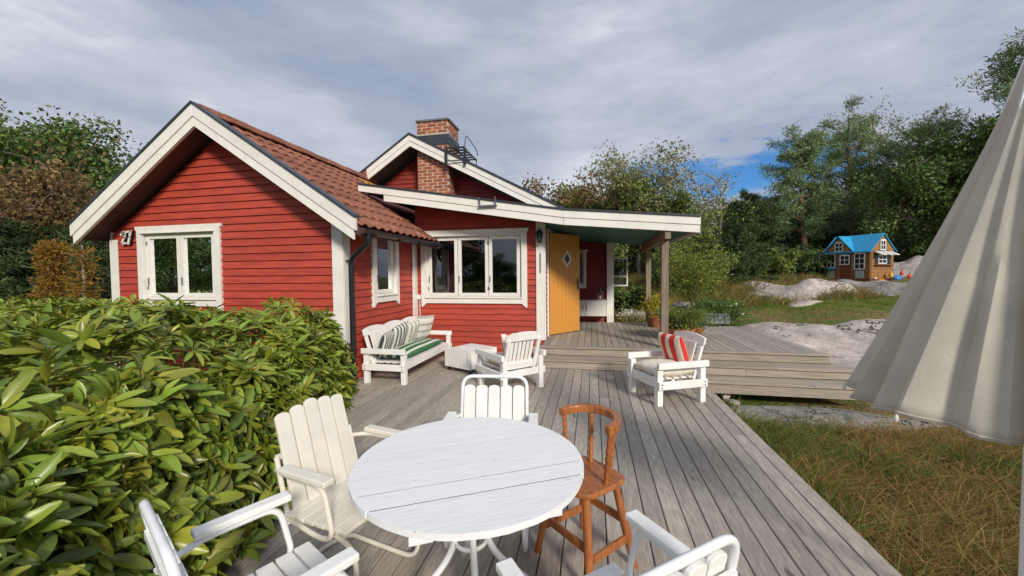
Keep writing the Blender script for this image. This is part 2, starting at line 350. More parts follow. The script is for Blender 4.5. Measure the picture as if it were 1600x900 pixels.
def link_mesh(name, me, parent=None, loc=(0,0,0), rot=(0,0,0), scale=(1,1,1)):
    o = bpy.data.objects.new(name, me); col.objects.link(o); o.parent = parent; o.location = loc; o.rotation_euler = rot; o.scale = scale; return o
def tag(o, label=None, cat=None, group=None, kind=None):
    if label: o['label'] = label
    if cat: o['category'] = cat
    if group: o['group'] = group
    if kind: o['kind'] = kind
    return o
def thing(name, label, cat, loc=(0,0,0), rz=0.0, group=None):
    o = bpy.data.objects.new(name, None); col.objects.link(o); o.location = loc; o.rotation_euler = (0, 0, rz); o.empty_display_size = 0.2
    return tag(o, label, cat, group)
def copy_tree(o, parent=None):
    c = o.copy(); col.objects.link(c); c.parent = parent
    for ch in list(o.children): copy_tree(ch, c)
    return c
def arc(pts, r, n=5):
    """round the corners of a polyline"""
    pts = [Vector(p) for p in pts]; out = [pts[0]]
    for a, b, c in zip(pts, pts[1:], pts[2:]):
        d1, d2 = (a-b), (c-b); k = min(r, d1.length*0.49, d2.length*0.49); p, q = b+d1.normalized()*k, b+d2.normalized()*k
        for i in range(n+1):
            t = i/n; out.append(p*(1-t)**2 + b*2*t*(1-t) + q*t*t)
    return out + [pts[-1]]
def np_mesh(name, verts, quads, mat, smooth=False):
    me = bpy.data.meshes.new(name); nv, nf = len(verts), len(quads)
    me.vertices.add(nv); me.vertices.foreach_set('co', np.asarray(verts, np.float32).ravel())
    me.loops.add(nf*4); me.loops.foreach_set('vertex_index', np.asarray(quads, np.int32).ravel())
    me.polygons.add(nf); me.polygons.foreach_set('loop_start', np.arange(0, nf*4, 4, dtype=np.int32))
    me.polygons.foreach_set('use_smooth', np.full(nf, smooth))
    me.materials.append(MATS[mat]); me.update(calc_edges=True); me.validate(); return me
# leaf templates: (along, across, lift) and quads
LEAF_QUAD = (np.array([(0,-.5,0),(1,-.35,0),(1,.35,0),(0,.5,0)]), np.array([(0,1,2,3)]))
LEAF_DIAMOND = (np.array([(0,0,0),(.45,-.5,.06),(1,0,-.05),(.45,.5,.06)]), np.array([(0,1,2,3)]))
def _rhodo():
    rows = [(0,.10),(.10,.12),(.32,.82),(.58,1.0),(.82,.70),(.96,.22)]
    v, q = [], []
    for a, w in rows:
        z = -.22*a*a
        v += [(a,-w*.5,z+.055*w),(a,0,z-.02),(a,w*.5,z+.055*w)]
    for i in range(len(rows)-1):
        b = i*3; q += [(b,b+3,b+4,b+1),(b+1,b+4,b+5,b+2)]
    return np.array(v), np.array(q)
LEAF_RHODO = _rhodo()
def _blade():
    v, q = [], []
    for a, w in ((0,1),(.4,.8),(.75,.5),(1,.08)): v += [(a,-w*.5,0.0),(a,w*.5,0.0)]
    for i in range(3): q.append((2*i,2*i+2,2*i+3,2*i+1))
    return np.array(v), np.array(q)
BLADE = _blade()
def unit(a): return a/np.maximum(np.linalg.norm(a, axis=1, keepdims=True), 1e-9)
def leaf_arrays(pos, axis, nrm, length, width, tmpl, bend=None):
    axis = unit(axis); side = unit(np.cross(nrm, axis)); nn = np.cross(axis, side)
    T, Q = tmpl; n, k = len(pos), len(T)
    L_ = np.broadcast_to(np.asarray(length, float), (n,))[:, None, None]; W_ = np.broadcast_to(np.asarray(width, float), (n,))[:, None, None]
    v = pos[:, None, :] + axis[:, None, :]*T[None, :, 0:1]*L_ + side[:, None, :]*T[None, :, 1:2]*W_ + nn[:, None, :]*T[None, :, 2:3]*L_
    if bend is not None: v = v + bend[:, None, :]*(T[None, :, 0:1]**2)*L_
    q = (Q[None] + (np.arange(n)*k)[:, None, None]).reshape(-1, 4)
    return v.reshape(-1, 3), q
def rand_dirs(n): return unit(RNG.normal(size=(n, 3)))

def onY(u, v, y):
    r = ray(u, v); return CAM + r * (y / r.y)
# ================================================================== TERRAIN
def smooth(a, b, x): t = np.clip((x-a)/(b-a), 0, 1); return t*t*(3-2*t)
def terrain(x, y):
    x = np.asarray(x, float); y = np.asarray(y, float)
    dd = -0.205*x + 0.978*y
    rr = np.interp(dd, [-50,0,3,5.2,6.4,8,12,14,16,18,25,40,200], [-.4,-.36,-.34,-.30,-.2,.02,.33,.55,.90,1.16,1.7,2.5,5])
    ll = np.interp(dd, [-50,0,10,20,40,200], [-.3,-.25,-.2,.3,1.4,4])
    k = smooth(-1.0, 2.5, x)
    n = 0.05*np.sin(x*1.7+0.6*y)*np.sin(y*1.3-0.4*x) + 0.025*np.sin(3.9*x+1.1)*np.sin(4.3*y+.3)
    far = smooth(7, 16, np.hypot(x, y))
    return ll*(1-k) + rr*k + n*(0.35+1.6*far) + far*0.25*np.sin(x*.35+1)*np.sin(y*.31)
def T1(x, y): return float(terrain(x, y))
def build_ground():
    g = np.sinh(np.linspace(-5.2, 5.2, 190))/np.sinh(5.2)*400
    xs, ys = np.meshgrid(g+2, g+6, indexing='ij')
    zs = terrain(xs, ys)
    # keep the soil low beneath the deck and house
    under = (xs > -8.2) & (xs < 1.62) & (ys > -0.9) & (ys < 6.3) | (xs > -8.2) & (xs < 3.9) & (ys >= 5.7) & (ys < 9.9) | (xs > -8.2) & (xs < 0.6) & (ys > 9) & (ys < 14)
    zs = np.where(under, np.minimum(zs, -0.32), zs)
    n = len(g); V_ = np.stack([xs, ys, zs], -1).reshape(-1, 3)
    i, j = np.meshgrid(np.arange(n-1), np.arange(n-1), indexing='ij'); a = (i*n+j).ravel()
    Q = np.stack([a, a+n, a+n+1, a+1], -1)
    o = link_mesh('ground', np_mesh('ground', V_, Q, 'ground_mix', True)); tag(o, 'uneven grassy ground around the deck and house', kind='structure')
build_ground()

def rock(name, label, cx, cy, rx, ry, h, rot=0.0, mat='granite', seed=0, sink=0.12, group=None, n=56):
    """a smooth glacier-worn outcrop that rises out of the soil"""
    g = np.linspace(-1.12, 1.12, n); a, b = np.meshgrid(g, g, indexing='ij')
    c, s = math.cos(rot), math.sin(rot)
    X = cx + a*rx*c - b*ry*s; Y = cy + a*rx*s + b*ry*c
    Z = np.zeros_like(X)
    for i in range(n):
        for j in range(n):
            p = Vector((X[i, j]*.7+seed, Y[i, j]*.7, seed*1.7))
            w = mnoise.fractal(p, 0.9, 2.1, 5); e = mnoise.noise(Vector((a[i, j]*1.5+seed, b[i, j]*1.5, seed)))
            r = math.hypot(a[i, j], b[i, j]) * (1+.28*e)
            dome = max(0, 1-r**2.4)**0.55 if r < 1 else 0
            # stepped joints
            st = mnoise.noise(Vector((X[i, j]*.45+seed*3, Y[i, j]*.9, 2.2))); step = 0.06*math.tanh(st*9)
            Z[i, j] = -sink - (0.25 if r >= 1 else 0) + dome*(h+sink) + dome*(w*.16*min(1, h*2) + 1.8*step*min(1, h*2))
    base = terrain(X, Y); V_ = np.stack([X-cx, Y-cy, base+Z-T1(cx, cy)], -1).reshape(-1, 3)
    i, j = np.meshgrid(np.arange(n-1), np.arange(n-1), indexing='ij'); k = (i*n+j).ravel()
    o = link_mesh(name, np_mesh(name, V_, np.stack([k, k+n, k+n+1, k+1], -1), mat, True), loc=(cx, cy, T1(cx, cy)))
    return tag(o, label, 'rock', group)
rock('rock_slab', 'broad pale granite slab with dark cracks beside the raised platform', 6.9, 8.4, 4.2, 2.5, 0.48, 0.12, seed=1.3, n=90)
x, y = at_depth(1240, 14.2); rock('rock_outcrop', 'long light grey rock ridge in the lawn below the playhouse', x, y, 1.75, 1.0, 0.42, -0.15, seed=4.1)
x, y = at_depth(1255, 12.7); rock('rock_outcrop', 'low rounded stone poking through the grass under the rock ridge', x, y, 0.62, 0.4, 0.16, 0.2, seed=6.0, n=36)
x, y = at_depth(1292, 13.5); rock('rock_outcrop', 'small flat stone in dry grass beside the green lawn', x, y, 0.5, 0.3, 0.13, -0.2, seed=8.0, n=30)
x, y = at_depth(1400, 14.4); rock('rock_outcrop', 'dark fissured rock slope rising from the lawn to the playhouse', x, y, 2.3, 1.5, 0.22, -0.35, 'grey_granite', seed=9.4, n=70)
x, y = at_depth(1415, 20.0); rock('rock_outcrop', 'pale smooth rock hump behind the playhouse toys', x, y, 2.4, 1.3, 0.75, -0.2, seed=12.4)
x, y = at_depth(1180, 16.4); rock('rock_outcrop', 'small pale rock among tall meadow grass', x, y, 0.8, 0.5, 0.2, 0, seed=14.4, n=36)
x, y = at_depth(1225, 24.0); rock('rock_outcrop', 'flat grey rock shelf at the forest edge left of the playhouse', x, y, 3.2, 1.2, 0.7, -0.1, seed=16.4)
x, y = at_depth(1068, 12.2); rock('rock_outcrop', 'grey boulder behind the black planter', x, y, 0.75, 0.5, 0.42, 0.3, 'grey_granite', seed=18.4, n=36)
x, y = at_depth(1003, 11.2); rock('rock_outcrop', 'low stone behind the porch deck beside white flowers', x, y, 0.5, 0.4, 0.28, 0.3, seed=21.4, n=30)
rock('rock_slab', 'flat lichen grey rock between the lower step and the tall grass', 2.75, 5.42, 1.3, 0.42, 0.07, 0.0, 'grey_granite', seed=24.0, sink=.05)
for k, (px, py, s) in enumerate(((1122, 610, .07), (1133, 614, .09), (1146, 622, .08), (1138, 606, .05), (1152, 632, .05), (1128, 603, .05))):
    p = onZ(px, py, -0.2); mb = MB(); prof = [(0.02, -.5), (.8, -.35), (1.0, .05), (.75, .45), (.05, .62)]
    mb.lathe([(r*s, z*s) for r, z in prof], n=9); mb.v = [(a*(1+.25*math.sin(5*b/s+k)), b*.8, c) for a, b, c in mb.v]
    o = mb.build('stone', 'granite'); o.location = (p.x, p.y, T1(p.x, p.y)+s*.3); o.rotation_euler = (0, 0, k*1.3)
    tag(o, 'small pinkish stone in the gravel at the corner of deck and steps', 'stone', 'stones beside the deck corner')

# ================================================================== DECK
deck = bpy.data.objects.new('wooden_deck', None); col.objects.link(deck); tag(deck, 'weathered grey plank deck', kind='structure')
PITCH, BW = 0.12, 0.1138
plank_cache = {}
def plank(parent, x0, y0, y1, ztop, w=BW, t=0.028, mat='deck_wood', along='y', name='plank'):
    L_ = round(y1-y0, 3); key = (L_, w, t, mat, along)
    if key not in plank_cache:
        mb = MB(); c = 0.004
        poly = [(0, -t), (w, -t), (w, -c), (w-c, 0), (c, 0), (0, -c)]
        if along == 'y': mb.prism(poly, 0, L_, lambda a, b, q: (a, q, b))
        else: mb.prism(poly, 0, L_, lambda a, b, q: (q, a, b))
        plank_cache[key] = mb.mesh(name, mat)
    o = link_mesh(name, plank_cache[key], parent, (x0, y0, ztop+random.uniform(-.0018, .0012)) if along == 'y' else (y0, x0, ztop+random.uniform(-.0018, .0012)))
    return o
nb = int((1.515+3.45)/PITCH)
for i in range(nb):
    x1 = 1.512 - i*PITCH; x0 = x1-BW
    yend = 6.165 if x0 > -0.93 else 7.06
    cut = [-0.8, yend]
    j = random.choice([1.2, 2.1, 2.9, 3.7, 4.6, 5.3]); cut.insert(1, j)
    if j < 2.2 and random.random() < .7: cut.insert(2, j+2.7)
    if j > 3.6 and random.random() < .5: cut.insert(1, j-3.0)
    for a, b in zip(cut, cut[1:]): plank(deck, x0, a+.002, b-.002, 0.0)
MB().box(1.47, 1.505, -0.8, 5.79, -.17, -.034).build('joist', 'step_wood', deck)
for yy in (0.2, 1.4, 2.6, 3.8, 5.0): MB().box(-3.4, 1.46, yy, yy+.045, -.17, -.034).build('joist', 'step_wood', deck)

plat = bpy.data.objects.new('wooden_platform', None); col.objects.link(plat); tag(plat, 'raised plank platform with wide steps', kind='structure')
PZ = 0.29
i = 0
x1 = 3.45
while x1-BW > -0.93:
    x0 = x1-BW; yb = 10.05 if x1 < 1.3 else 9.62
    c = random.choice([7.6, 8.3, 8.9]); cuts = [6.625, c, yb] if random.random() < .5 else [6.625, yb]
    for a, b in zip(cuts, cuts[1:]): plank(plat, x0, a+.002, b-.002, PZ)
    x1 -= PITCH
def xb(parent, x0, x1, y, w, z, t=.028, name='plank'): return plank(parent, y, x0, x1, z, w, t, 'step_wood', 'x', name)
for a, b in ((-.92, 1.35), (1.354, 3.46)): xb(plat, a, b, 6.50, .12, PZ+.002)
for a, b in ((-.92, .9), (.904, 2.6), (2.604, 3.64)):
    for q in range(3): xb(plat, a, b, 6.145+q*.125, .121, .145)
for a, b in ((1.53, 2.9), (2.904, 3.62)):
    for q in range(3): xb(plat, a, b, 5.79+q*.125, .121, .0)
for q in range(1): plank(plat, 3.47+q*.107, 6.52, 9.4, .145, .103)
def riser(x0, x1, y, z0, z1): MB().box(0, x1-x0, 0, .025, 0, z1-z0).build('riser', 'step_wood', plat, 0.003).location = (x0, y, z0)
riser(-.92, 1.0, 6.525, .148, .262); riser(1.003, 3.45, 6.525, .148, .262)
riser(-.92, .6, 6.17, .003, .116); riser(.603, 2.2, 6.17, .003, .116); riser(2.203, 3.60, 6.17, .003, .116)
riser(1.53, 3.58, 5.815, -.17, -.03)
MB().box(3.40, 3.425, 6.56, 9.6, .148, .262).build('riser', 'step_wood', plat); MB().box(3.55, 3.575, 6.2, 9.4, -.2, .116).build('riser', 'step_wood', plat)
MB().box(-.9, 3.38, 9.55, 9.59, -.1, .25).build('joist', 'step_wood', plat)

# ================================================================== HOUSE
HL = Vector((-3.43, 7.08, 0.0))
house = thing('red_house', 'red clapboard summer house with white trim, tiled roof and open orange door', 'house', HL)
def hb(mb, name, mat, parent=None, bevel=0.0):
    mb.v = [(a-HL.x, b-HL.y, c-HL.z) for a, b, c in mb.v]
    return mb.build(name, mat, parent or house, bevel)
frA = lambda s, o, z: (s, 4.78-o, z)
frS = lambda s, o, z: (-3.43+o, s, z)
frB = lambda s, o, z: (s, 7.08-o, z)
frD = lambda s, o, z: (-0.90+o, s, z)
frP = lambda s, o, z: (s, 10.10-o, z)
frG = lambda s, o, z: (s, 9.10-o, z)
BOARD = 0.11
def wall(name, fr, s0, s1, prof, openings, z0=0.0, mat='red_paint', t=0.12, boards=True, zb=None):
    ps, pz = [p[0] for p in prof], [p[1] for p in prof]; top = lambda s: float(np.interp(s, ps, pz))
    core = MB(); kn = sorted({s0, s1, *[q for o in openings for q in o[:2] if s0 < q < s1], *[p for p in ps if s0 < p < s1]})
    for a, b in zip(kn, kn[1:]):
        m = (a+b)/2; zc = z0
        for o in sorted((o for o in openings if o[0] < m < o[1]), key=lambda o: o[2]):
            if o[2] > zc: core.prism([(a, zc), (b, zc), (b, o[2]), (a, o[2])], -t, 0, lambda s, z, q: fr(s, q, z))
            zc = o[3]
        if top(m) > zc: core.prism([(a, zc), (b, zc), (b, top(b)), (a, top(a))], -t, 0, lambda s, z, q: fr(s, q, z))
    w = hb(core, name, mat)
    if not boards: return w
    mx_ = max(pz); z = z0 if zb is None else zb; k = 0; ss = np.linspace(s0, s1, 1201); tops = np.interp(ss, ps, pz)
    while z < mx_-.02:
        zl, zh = z, min(z+BOARD+.010, mx_)
        ok = ss[tops >= zl+.004]; okh = ss[tops >= zh-.001]
        z += BOARD
        if len(ok) < 3: continue
        lo, hi = ok[0], ok[-1]; lo2, hi2 = (okh[0], okh[-1]) if len(okh) else ((lo+hi)/2, (lo+hi)/2)
        segs = [(lo, hi)]
        for o in openings:
            if o[2] < zh-.02 and o[3] > zl+.02:
                nx = []
                for a, b in segs:
                    if o[1] <= a or o[0] >= b: nx.append((a, b)); continue
                    if o[0] > a: nx.append((a, o[0]))
                    if o[1] < b: nx.append((o[1], b))
                segs = nx
        for a, b in segs:
            if b-a < .03: continue
            at_, bt = (lo2 if a == lo else a), (hi2 if b == hi else b); e = .0007*(k % 2)
            p = [fr(a, 0, zl), fr(b, 0, zl), fr(b, .032+e, zl), fr(a, .032+e, zl), fr(at_, 0, zh), fr(bt, 0, zh), fr(bt, .008, zh), fr(at_, .008, zh)]
            hb(MB().add(p, [(0,3,2,1),(4,5,6,7),(0,1,5,4),(1,2,6,5),(2,3,7,6),(3,0,4,7)]), 'clapboard', mat, w); k += 1
    return w
def window(fr, s0, s1, z0, z1, n, name='window', cw=.105, foot=True, label=None):
    """casing with eared head board, sashes and panes; returns wall opening"""
    c = MB(); o1 = .058; P = lambda poly: c.prism(poly, .004, o1, lambda s, z, q: fr(s, q, z))
    P([(s0-.035, z1), (s1+.035, z1), (s1+.03, z1-.035), (s1, z1-.075), (s1, z1-cw), (s0, z1-cw), (s0, z1-.075), (s0-.03, z1-.035)])
    P([(s0, z0-(.07 if foot else 0)), (s0+.03, z0-(.07 if foot else 0)), (s0+cw, z0), (s0+cw, z1-cw-.001), (s0, z1-cw-.001)])
    P([(s1-.03, z0-(.07 if foot else 0)), (s1, z0-(.07 if foot else 0)), (s1, z1-cw-.001), (s1-cw, z1-cw-.001), (s1-cw, z0)])
    P([(s0+cw+.001, z0), (s1-cw-.001, z0), (s1-cw-.001, z0+.10), (s0+cw+.001, z0+.10)])
    c.box(s0+cw-.02, s1-cw+.02, .06, .085, z0+.10, z0+.125, fr=fr)                 # sill
    c.box(s0+cw-.02, s1-cw+.02, .06, .08, z1-cw-.012, z1-cw+.006, fr=fr)          # drip
    w = hb(c, name, 'white_paint', None, .004)
    if label: w['label'] = label
    a, b, za, zb_ = s0+cw, s1-cw, z0+.10, z1-cw
    f = MB(); th = .045                                                            # fixed frame lining the opening
    f.box(a-.03, a+th*.6, -.13, .002, za, zb_, fr=fr).box(b-th*.6, b+.03, -.13, .002, za, zb_, fr=fr).box(a+th*.6, b-th*.6, -.13, .002, zb_-th*.6, zb_+.03, fr=fr).box(a+th*.6, b-th*.6, -.13, .002, za-.03, za+th*.8, fr=fr)
    hb(f, 'frame', 'white_paint', w)
    a += th*.6; b -= th*.6; za += th*.8; zb_ -= th*.6; sw = (b-a)/n; fw = .062
    for i in range(n):
        p, q = a+i*sw+.006, a+(i+1)*sw-.006
        m = MB()
        m.box(p, p+fw, -.05, .012, za+.003, zb_-.003, fr=fr).box(q-fw, q, -.05, .012, za+.003, zb_-.003, fr=fr)
        m.box(p+fw, q-fw, -.05, .012, zb_-fw, zb_-.003, fr=fr).box(p+fw, q-fw, -.05, .012, za+.003, za+fw*1.05, fr=fr)
        s_ = hb(m, 'sash', 'white_paint', w, .003)
        hb(MB().box(p+fw-.004, q-fw+.004, -.025, -.019, za+fw, zb_-fw+.003, fr=fr), 'pane', 'window_glass', w)
        h = MB().box(p+.018, p+.03, .013, .03, (za+zb_)/2-.3, (za+zb_)/2-.18, fr=fr); hb(h, 'handle', 'grey_metal', w)
        for zz in (za+.12, zb_-.16): hb(MB().box(q-.012 if i % 2 else p-.004, q+.004 if i % 2 else p+.012, .012, .022, zz, zz+.06, fr=fr), 'hinge', 'grey_metal', w)
    return (s0+.06, s1-.06, z0+.06, z1-.06)
WA = (-7.02, -5.44, 1.08, 2.325); WS = (5.47, 6.30, 1.09, 2.33); WB = (-3.30, -1.19, 0.975, 2.385)
opA = window(frA, *WA, 2, label='white two-sash window of the gable wall'); opS = window(frS, *WS, 1, label='narrow white window in the side wall'); opB = window(frB, *WB, 3, label='wide white window with three sashes')
RX, RZ, RS = -5.42, 3.95, 0.672                     # ridge line of the tiled wing, top of bargeboard
rt = lambda x: RZ - RS*abs(x-RX)
gprof = [(-7.56, rt(-7.56)-.30), (RX, RZ-.33), (-3.43, rt(-3.43)-.30)]
wall('gable_wall', frA, -7.56, -3.43, gprof, [opA])
wall('side_wall', frS, 4.78, 7.08, [(4.78, 2.42), (7.08, 2.42)], [opS])
ftop = [(-4.28, 3.224), (-.47, 2.587), (1.64, 2.393)]
fz = lambda x: float(np.interp(x, [p[0] for p in ftop], [p[1] for p in ftop]))
wall('window_wall', frB, -3.43, -0.90, [(-3.43, fz(-3.43)-.2), (-.9, fz(-.9)-.2)], [opB])
DOOR = (7.62, 8.52, .30, 2.36)
wall('porch_side_wall', frD, 7.08, 10.10, [(7.08, 2.5), (10.1, 2.5)], [(DOOR[0], DOOR[1], PZ, DOOR[3])], z0=.0)
opP = window(frP, -.42, -.16, 1.15, 2.15, 1, foot=False, cw=.06)
wall('porch_back_wall', frP, -.90, .42, [(-.9, 2.6), (.42, 2.6)], [opP], z0=.0, mat='shaded_red_paint')  # shade under the porch roof is painted into this wall's red
GA = (-4.20, 4.835); gl, gr = 0.643, 0.5275
gt = lambda x: GA[1] - (gl*(GA[0]-x) if x < GA[0] else gr*(x-GA[0]))
wall('main_gable_wall', frG, -6.6, -.62, [(-6.6, gt(-6.6)-.28), (GA[0], GA[1]-.30), (-.62, gt(-.62)-.26)], [], z0=2.2, mat='shaded_red_paint')
wall('rear_wall', lambda s, o, z: (-7.56-o, s, z), 4.80, 13.5, [(4.8, 2.4), (13.5, 2.4)], [], boards=False)
wall('rear_wall', lambda s, o, z: (s, 13.5+o, z), -7.56, .42, [(-7.56, 2.4), (.42, 2.4)], [], boards=False)
wall('rear_wall', lambda s, o, z: (.30+o, s, z), 10.1, 13.5, [(10.1, 2.5), (13.5, 2.5)], [], boards=False)
hb(MB().box(-7.5, -3.56, 4.92, 13.4, .02, .05).box(-3.55, -1.05, 7.22, 13.4, .02, .05), 'floor', 'interior'); hb(MB().box(-7.5, -3.5, 8.2, 8.25, .06, 2.5), 'partition', 'interior')
hb(MB().box(-3.5, -3.45, 7.3, 13.4, .06, 2.5), 'partition', 'interior'); hb(MB().box(-3.4, -1.05, 10.6, 10.65, .06, 2.6), 'partition', 'interior')
hb(MB().box(-7.4, -3.56, 4.95, 13.3, 2.43, 2.46).box(-3.55, -1.05, 7.22, 13.3, 2.40, 2.425), 'inner_ceiling', 'interior')
# corner boards and base trim
def cb(*a, **k): return hb(MB().box(*a), 'corner_board', 'white_paint', None, .004)
cb(-7.60, -7.44, 4.735, 4.753, .0, rt(-7.5)-.42); cb(-7.605, -7.585, 4.754, 4.95, 0, 2.33)
cb(-3.55, -3.382, 4.730, 4.752, 0, 2.40); cb(-3.402, -3.380, 4.753, 4.90, 0, 2.40)
cb(-3.402, -3.384, 6.85, 7.05, 0, 2.40)
cb(-1.02, -.872, 7.030, 7.052, .30, 2.52); cb(-.872, -.850, 7.053, 7.15, .30, 2.5)
hat = hb(MB().box(-3.90, -3.56, 4.722, 4.75, .02, 1.02), 'hatch', 'white_paint', None, .004); hat['label'] = 'white hatch at the foot of the gable wall'
hb(MB().tube([(-3.62, 4.715, .93), (-3.62, 4.70, .90), (-3.62, 4.70, .85), (-3.62, 4.715, .82)], .008), 'latch', 'grey_metal', hat)

# ---- tiled roof of the wing
EXR, EXL = -2.95, -7.80
roof = None
def slope_prism(mb, xa, xb_, dz0, dz1, y0, y1, f=rt): mb.prism([(xa, f(xa)+dz0), (xb_, f(xb_)+dz0), (xb_, f(xb_)+dz1), (xa, f(xa)+dz1)], y0, y1, lambda a, b, q: (a, q, b)); return mb
roof = hb(slope_prism(slope_prism(MB(), RX, EXR+.02, -.24, -.13, 4.44, 8.9), EXL+.02, RX, -.24, -.13, 4.44, 8.9), 'roof', 'soffit')
def barge(mb_fn, name, mat): return hb(mb_fn, name, mat, None, .004)
for sg, xe in ((1, EXR), (-1, EXL)):
    barge(slope_prism(MB(), RX, xe, -.19, -.022, 4.375, 4.438), 'bargeboard', 'white_paint')
    barge(slope_prism(MB(), RX, xe-.03*sg, -.325, -.19, 4.392, 4.436), 'bargeboard', 'white_paint')
    barge(slope_prism(MB(), RX, xe+.01*sg, -.022, .012, 4.355, 4.50), 'barge_flashing', 'dark_metal')
# pantiles: one shared mesh
TW, TL = 0.212, 0.36
def tile_mesh(name, mat):
    mb = MB(); xs = [0, .03, .065, .10, .135, .17, .20, .222]; hs = [.012, .030, .042, .036, .016, .004, .003, .012]
    V_ = []
    for yy, lift in ((0, .028), (TL, .006)):
        V_ += [(a, yy, b+lift) for a, b in zip(xs, hs)] + [(a, yy, b+lift-.014) for a, b in zip(xs, hs)]
    n = len(xs); fs_ = []
    for i in range(n-1):
        fs_ += [(i, i+1, 2*n+i+1, 2*n+i), (n+i, 3*n+i, 3*n+i+1, n+i+1), (i, n+i, n+i+1, i+1), (2*n+i, 2*n+i+1, 3*n+i+1, 3*n+i)]
    fs_ += [(0, 2*n, 3*n, n), (n-1, 2*n-1, 4*n-1, 3*n-1)]
    mb.add(V_, fs_, True); return mb.mesh(name, mat)
tme = tile_mesh('roof_tile', 'roof_tile'); mme = tile_mesh('roof_tile', 'mossy_tile')
th = math.atan(RS); cs, sn = math.cos(th), math.sin(th)
nrow = 9; rowp = ((EXR+.03-RX)/cs-.04)/nrow
for r in range(nrow):
    for c in range(21):
        yy = 4.455 + c*TW; d = r*rowp                      # d: distance up from the eave
        xx = EXR+.03 - d*cs; zz = rt(xx) - .128
        if yy > 6.95 and xx > -4.5: continue
        if yy > 6.45 and xx > -4.0 and r > 3: continue
        e = Vector((0, 1, 0)); u = Vector((-cs, 0, sn)); n = Vector((sn, 0, cs))
        j = random.uniform(-.004, .004)
        o = bpy.data.objects.new('roof_tile', mme if yy > 8.0 and r > 3 else tme); col.objects.link(o); o.parent = roof
        p = Vector((xx, yy+j, zz)) - HL
        o.matrix_basis = Matrix(((e.x, u.x, n.x, p.x), (e.y, u.y, n.y, p.y), (e.z, u.z, n.z, p.z), (0, 0, 0, 1)))
lm = MB()                                                   # far slope, never seen from the deck: joined
for r in range(nrow):
    slope_prism(lm, EXL+.03+r*rowp*cs, EXL+.03+(r+1)*rowp*cs+.02, -.125, -.08-.0, 4.46, 8.85)
tag(hb(lm, 'far_slope_tiles', 'roof_tile', roof), kind='stuff')
rm = MB(); hc = [(-.13, -.05), (-.10, .025), (-.04, .065), (.04, .065), (.10, .025), (.13, -.05)]
rm.prism(hc + [(a*.86, b-.014) for a, b in hc[::-1]], 0, .38, lambda a, b, q: (a, q, b)); ridge_me = rm.mesh('ridge_tile', 'roof_tile')
for k in range(12): link_mesh('ridge_tile', ridge_me, roof, Vector((RX, 4.46+k*.365, RZ-.06+(.008 if k % 2 else 0))) - HL)
# gutter and downpipe
gm = MB(); gx, gz = EXR+.035, rt(EXR)-.17
prof = [(math.cos(a)*.062, math.sin(a)*.062) for a in np.linspace(math.pi, 2*math.pi, 9)]
gm.prism(prof + [(a*.86, b*.86) for a, b in prof[::-1]], 4.47, 7.03, lambda a, b, q: (gx+a, q, gz+b))
gut = hb(gm, 'gutter', 'black_metal')
for k in range(4): hb(MB().box(gx-.08, gx+.07, 4.7+k*.7, 4.73+k*.7, gz-.075, gz-.06), 'bracket', 'black_metal', gut)
dp = MB(); dp.tube(arc([(gx, 4.62, gz-.03), (gx, 4.62, gz-.16), (-3.30, 4.80, gz-.36), (-3.30, 4.80, .03)], .10), .039, 12)
pipe = hb(dp, 'downpipe', 'black_metal')
for zz in (1.72, .55): hb(MB().tube([(-3.30, 4.80, zz), (-3.30, 4.80, zz+.03)], .047, 12).box(-3.38, -3.34, 4.79, 4.81, zz, zz+.025), 'pipe_clamp', 'black_metal', pipe)
g2 = MB(); g2.prism([(EXL-.035+a, rt(EXL)-.17+b) for a, b in prof] + [(EXL-.035+a*.86, rt(EXL)-.17+b*.86) for a, b in prof[::-1]], 4.47, 9, lambda a, b, q: (a, q, b)); hb(g2, 'gutter', 'grey_metal')
hb(MB().tube(arc([(EXL-.035, 4.9, rt(EXL)-.22), (EXL-.035, 4.9, rt(EXL)-.34), (-7.66, 4.9, rt(EXL)-.52), (-7.66, 4.9, .1)], .1), .04, 10), 'downpipe', 'grey_metal')
# house number 27
nm = MB(); T0 = frA(-7.19, 0, 2.15)
def stroke(mb, pts, w, off, d):
    for p, q in zip(pts, pts[1:]):
        p, q = Vector((p[0], 0, p[1])), Vector((q[0], 0, q[1])); e = (q-p).normalized()*w*.42
        mb.bar(Vector(T0)+Vector((0, -off, 0))+p-e, Vector(T0)+Vector((0, -off, 0))+q+e, d, w, up=(e.z, 0.0, -e.x))
two = [(-.095, .05), (-.08, .085), (-.05, .095), (-.022, .08), (-.018, .05), (-.035, .005), (-.095, -.085), (-.012, -.078)]
seven = [(.012, .095), (.098, .10), (.07, .02), (.04, -.09)]
stroke(nm, two, .028, .082, .014); stroke(nm, seven, .028, .082, .014)
num = hb(nm, 'house_number', 'white_paint'); num['label'] = 'white house number 27'
bk_ = MB(); stroke(bk_, two, .026, .05, .05); stroke(bk_, seven, .026, .05, .05); hb(bk_, 'number_backing', 'black_metal', num)

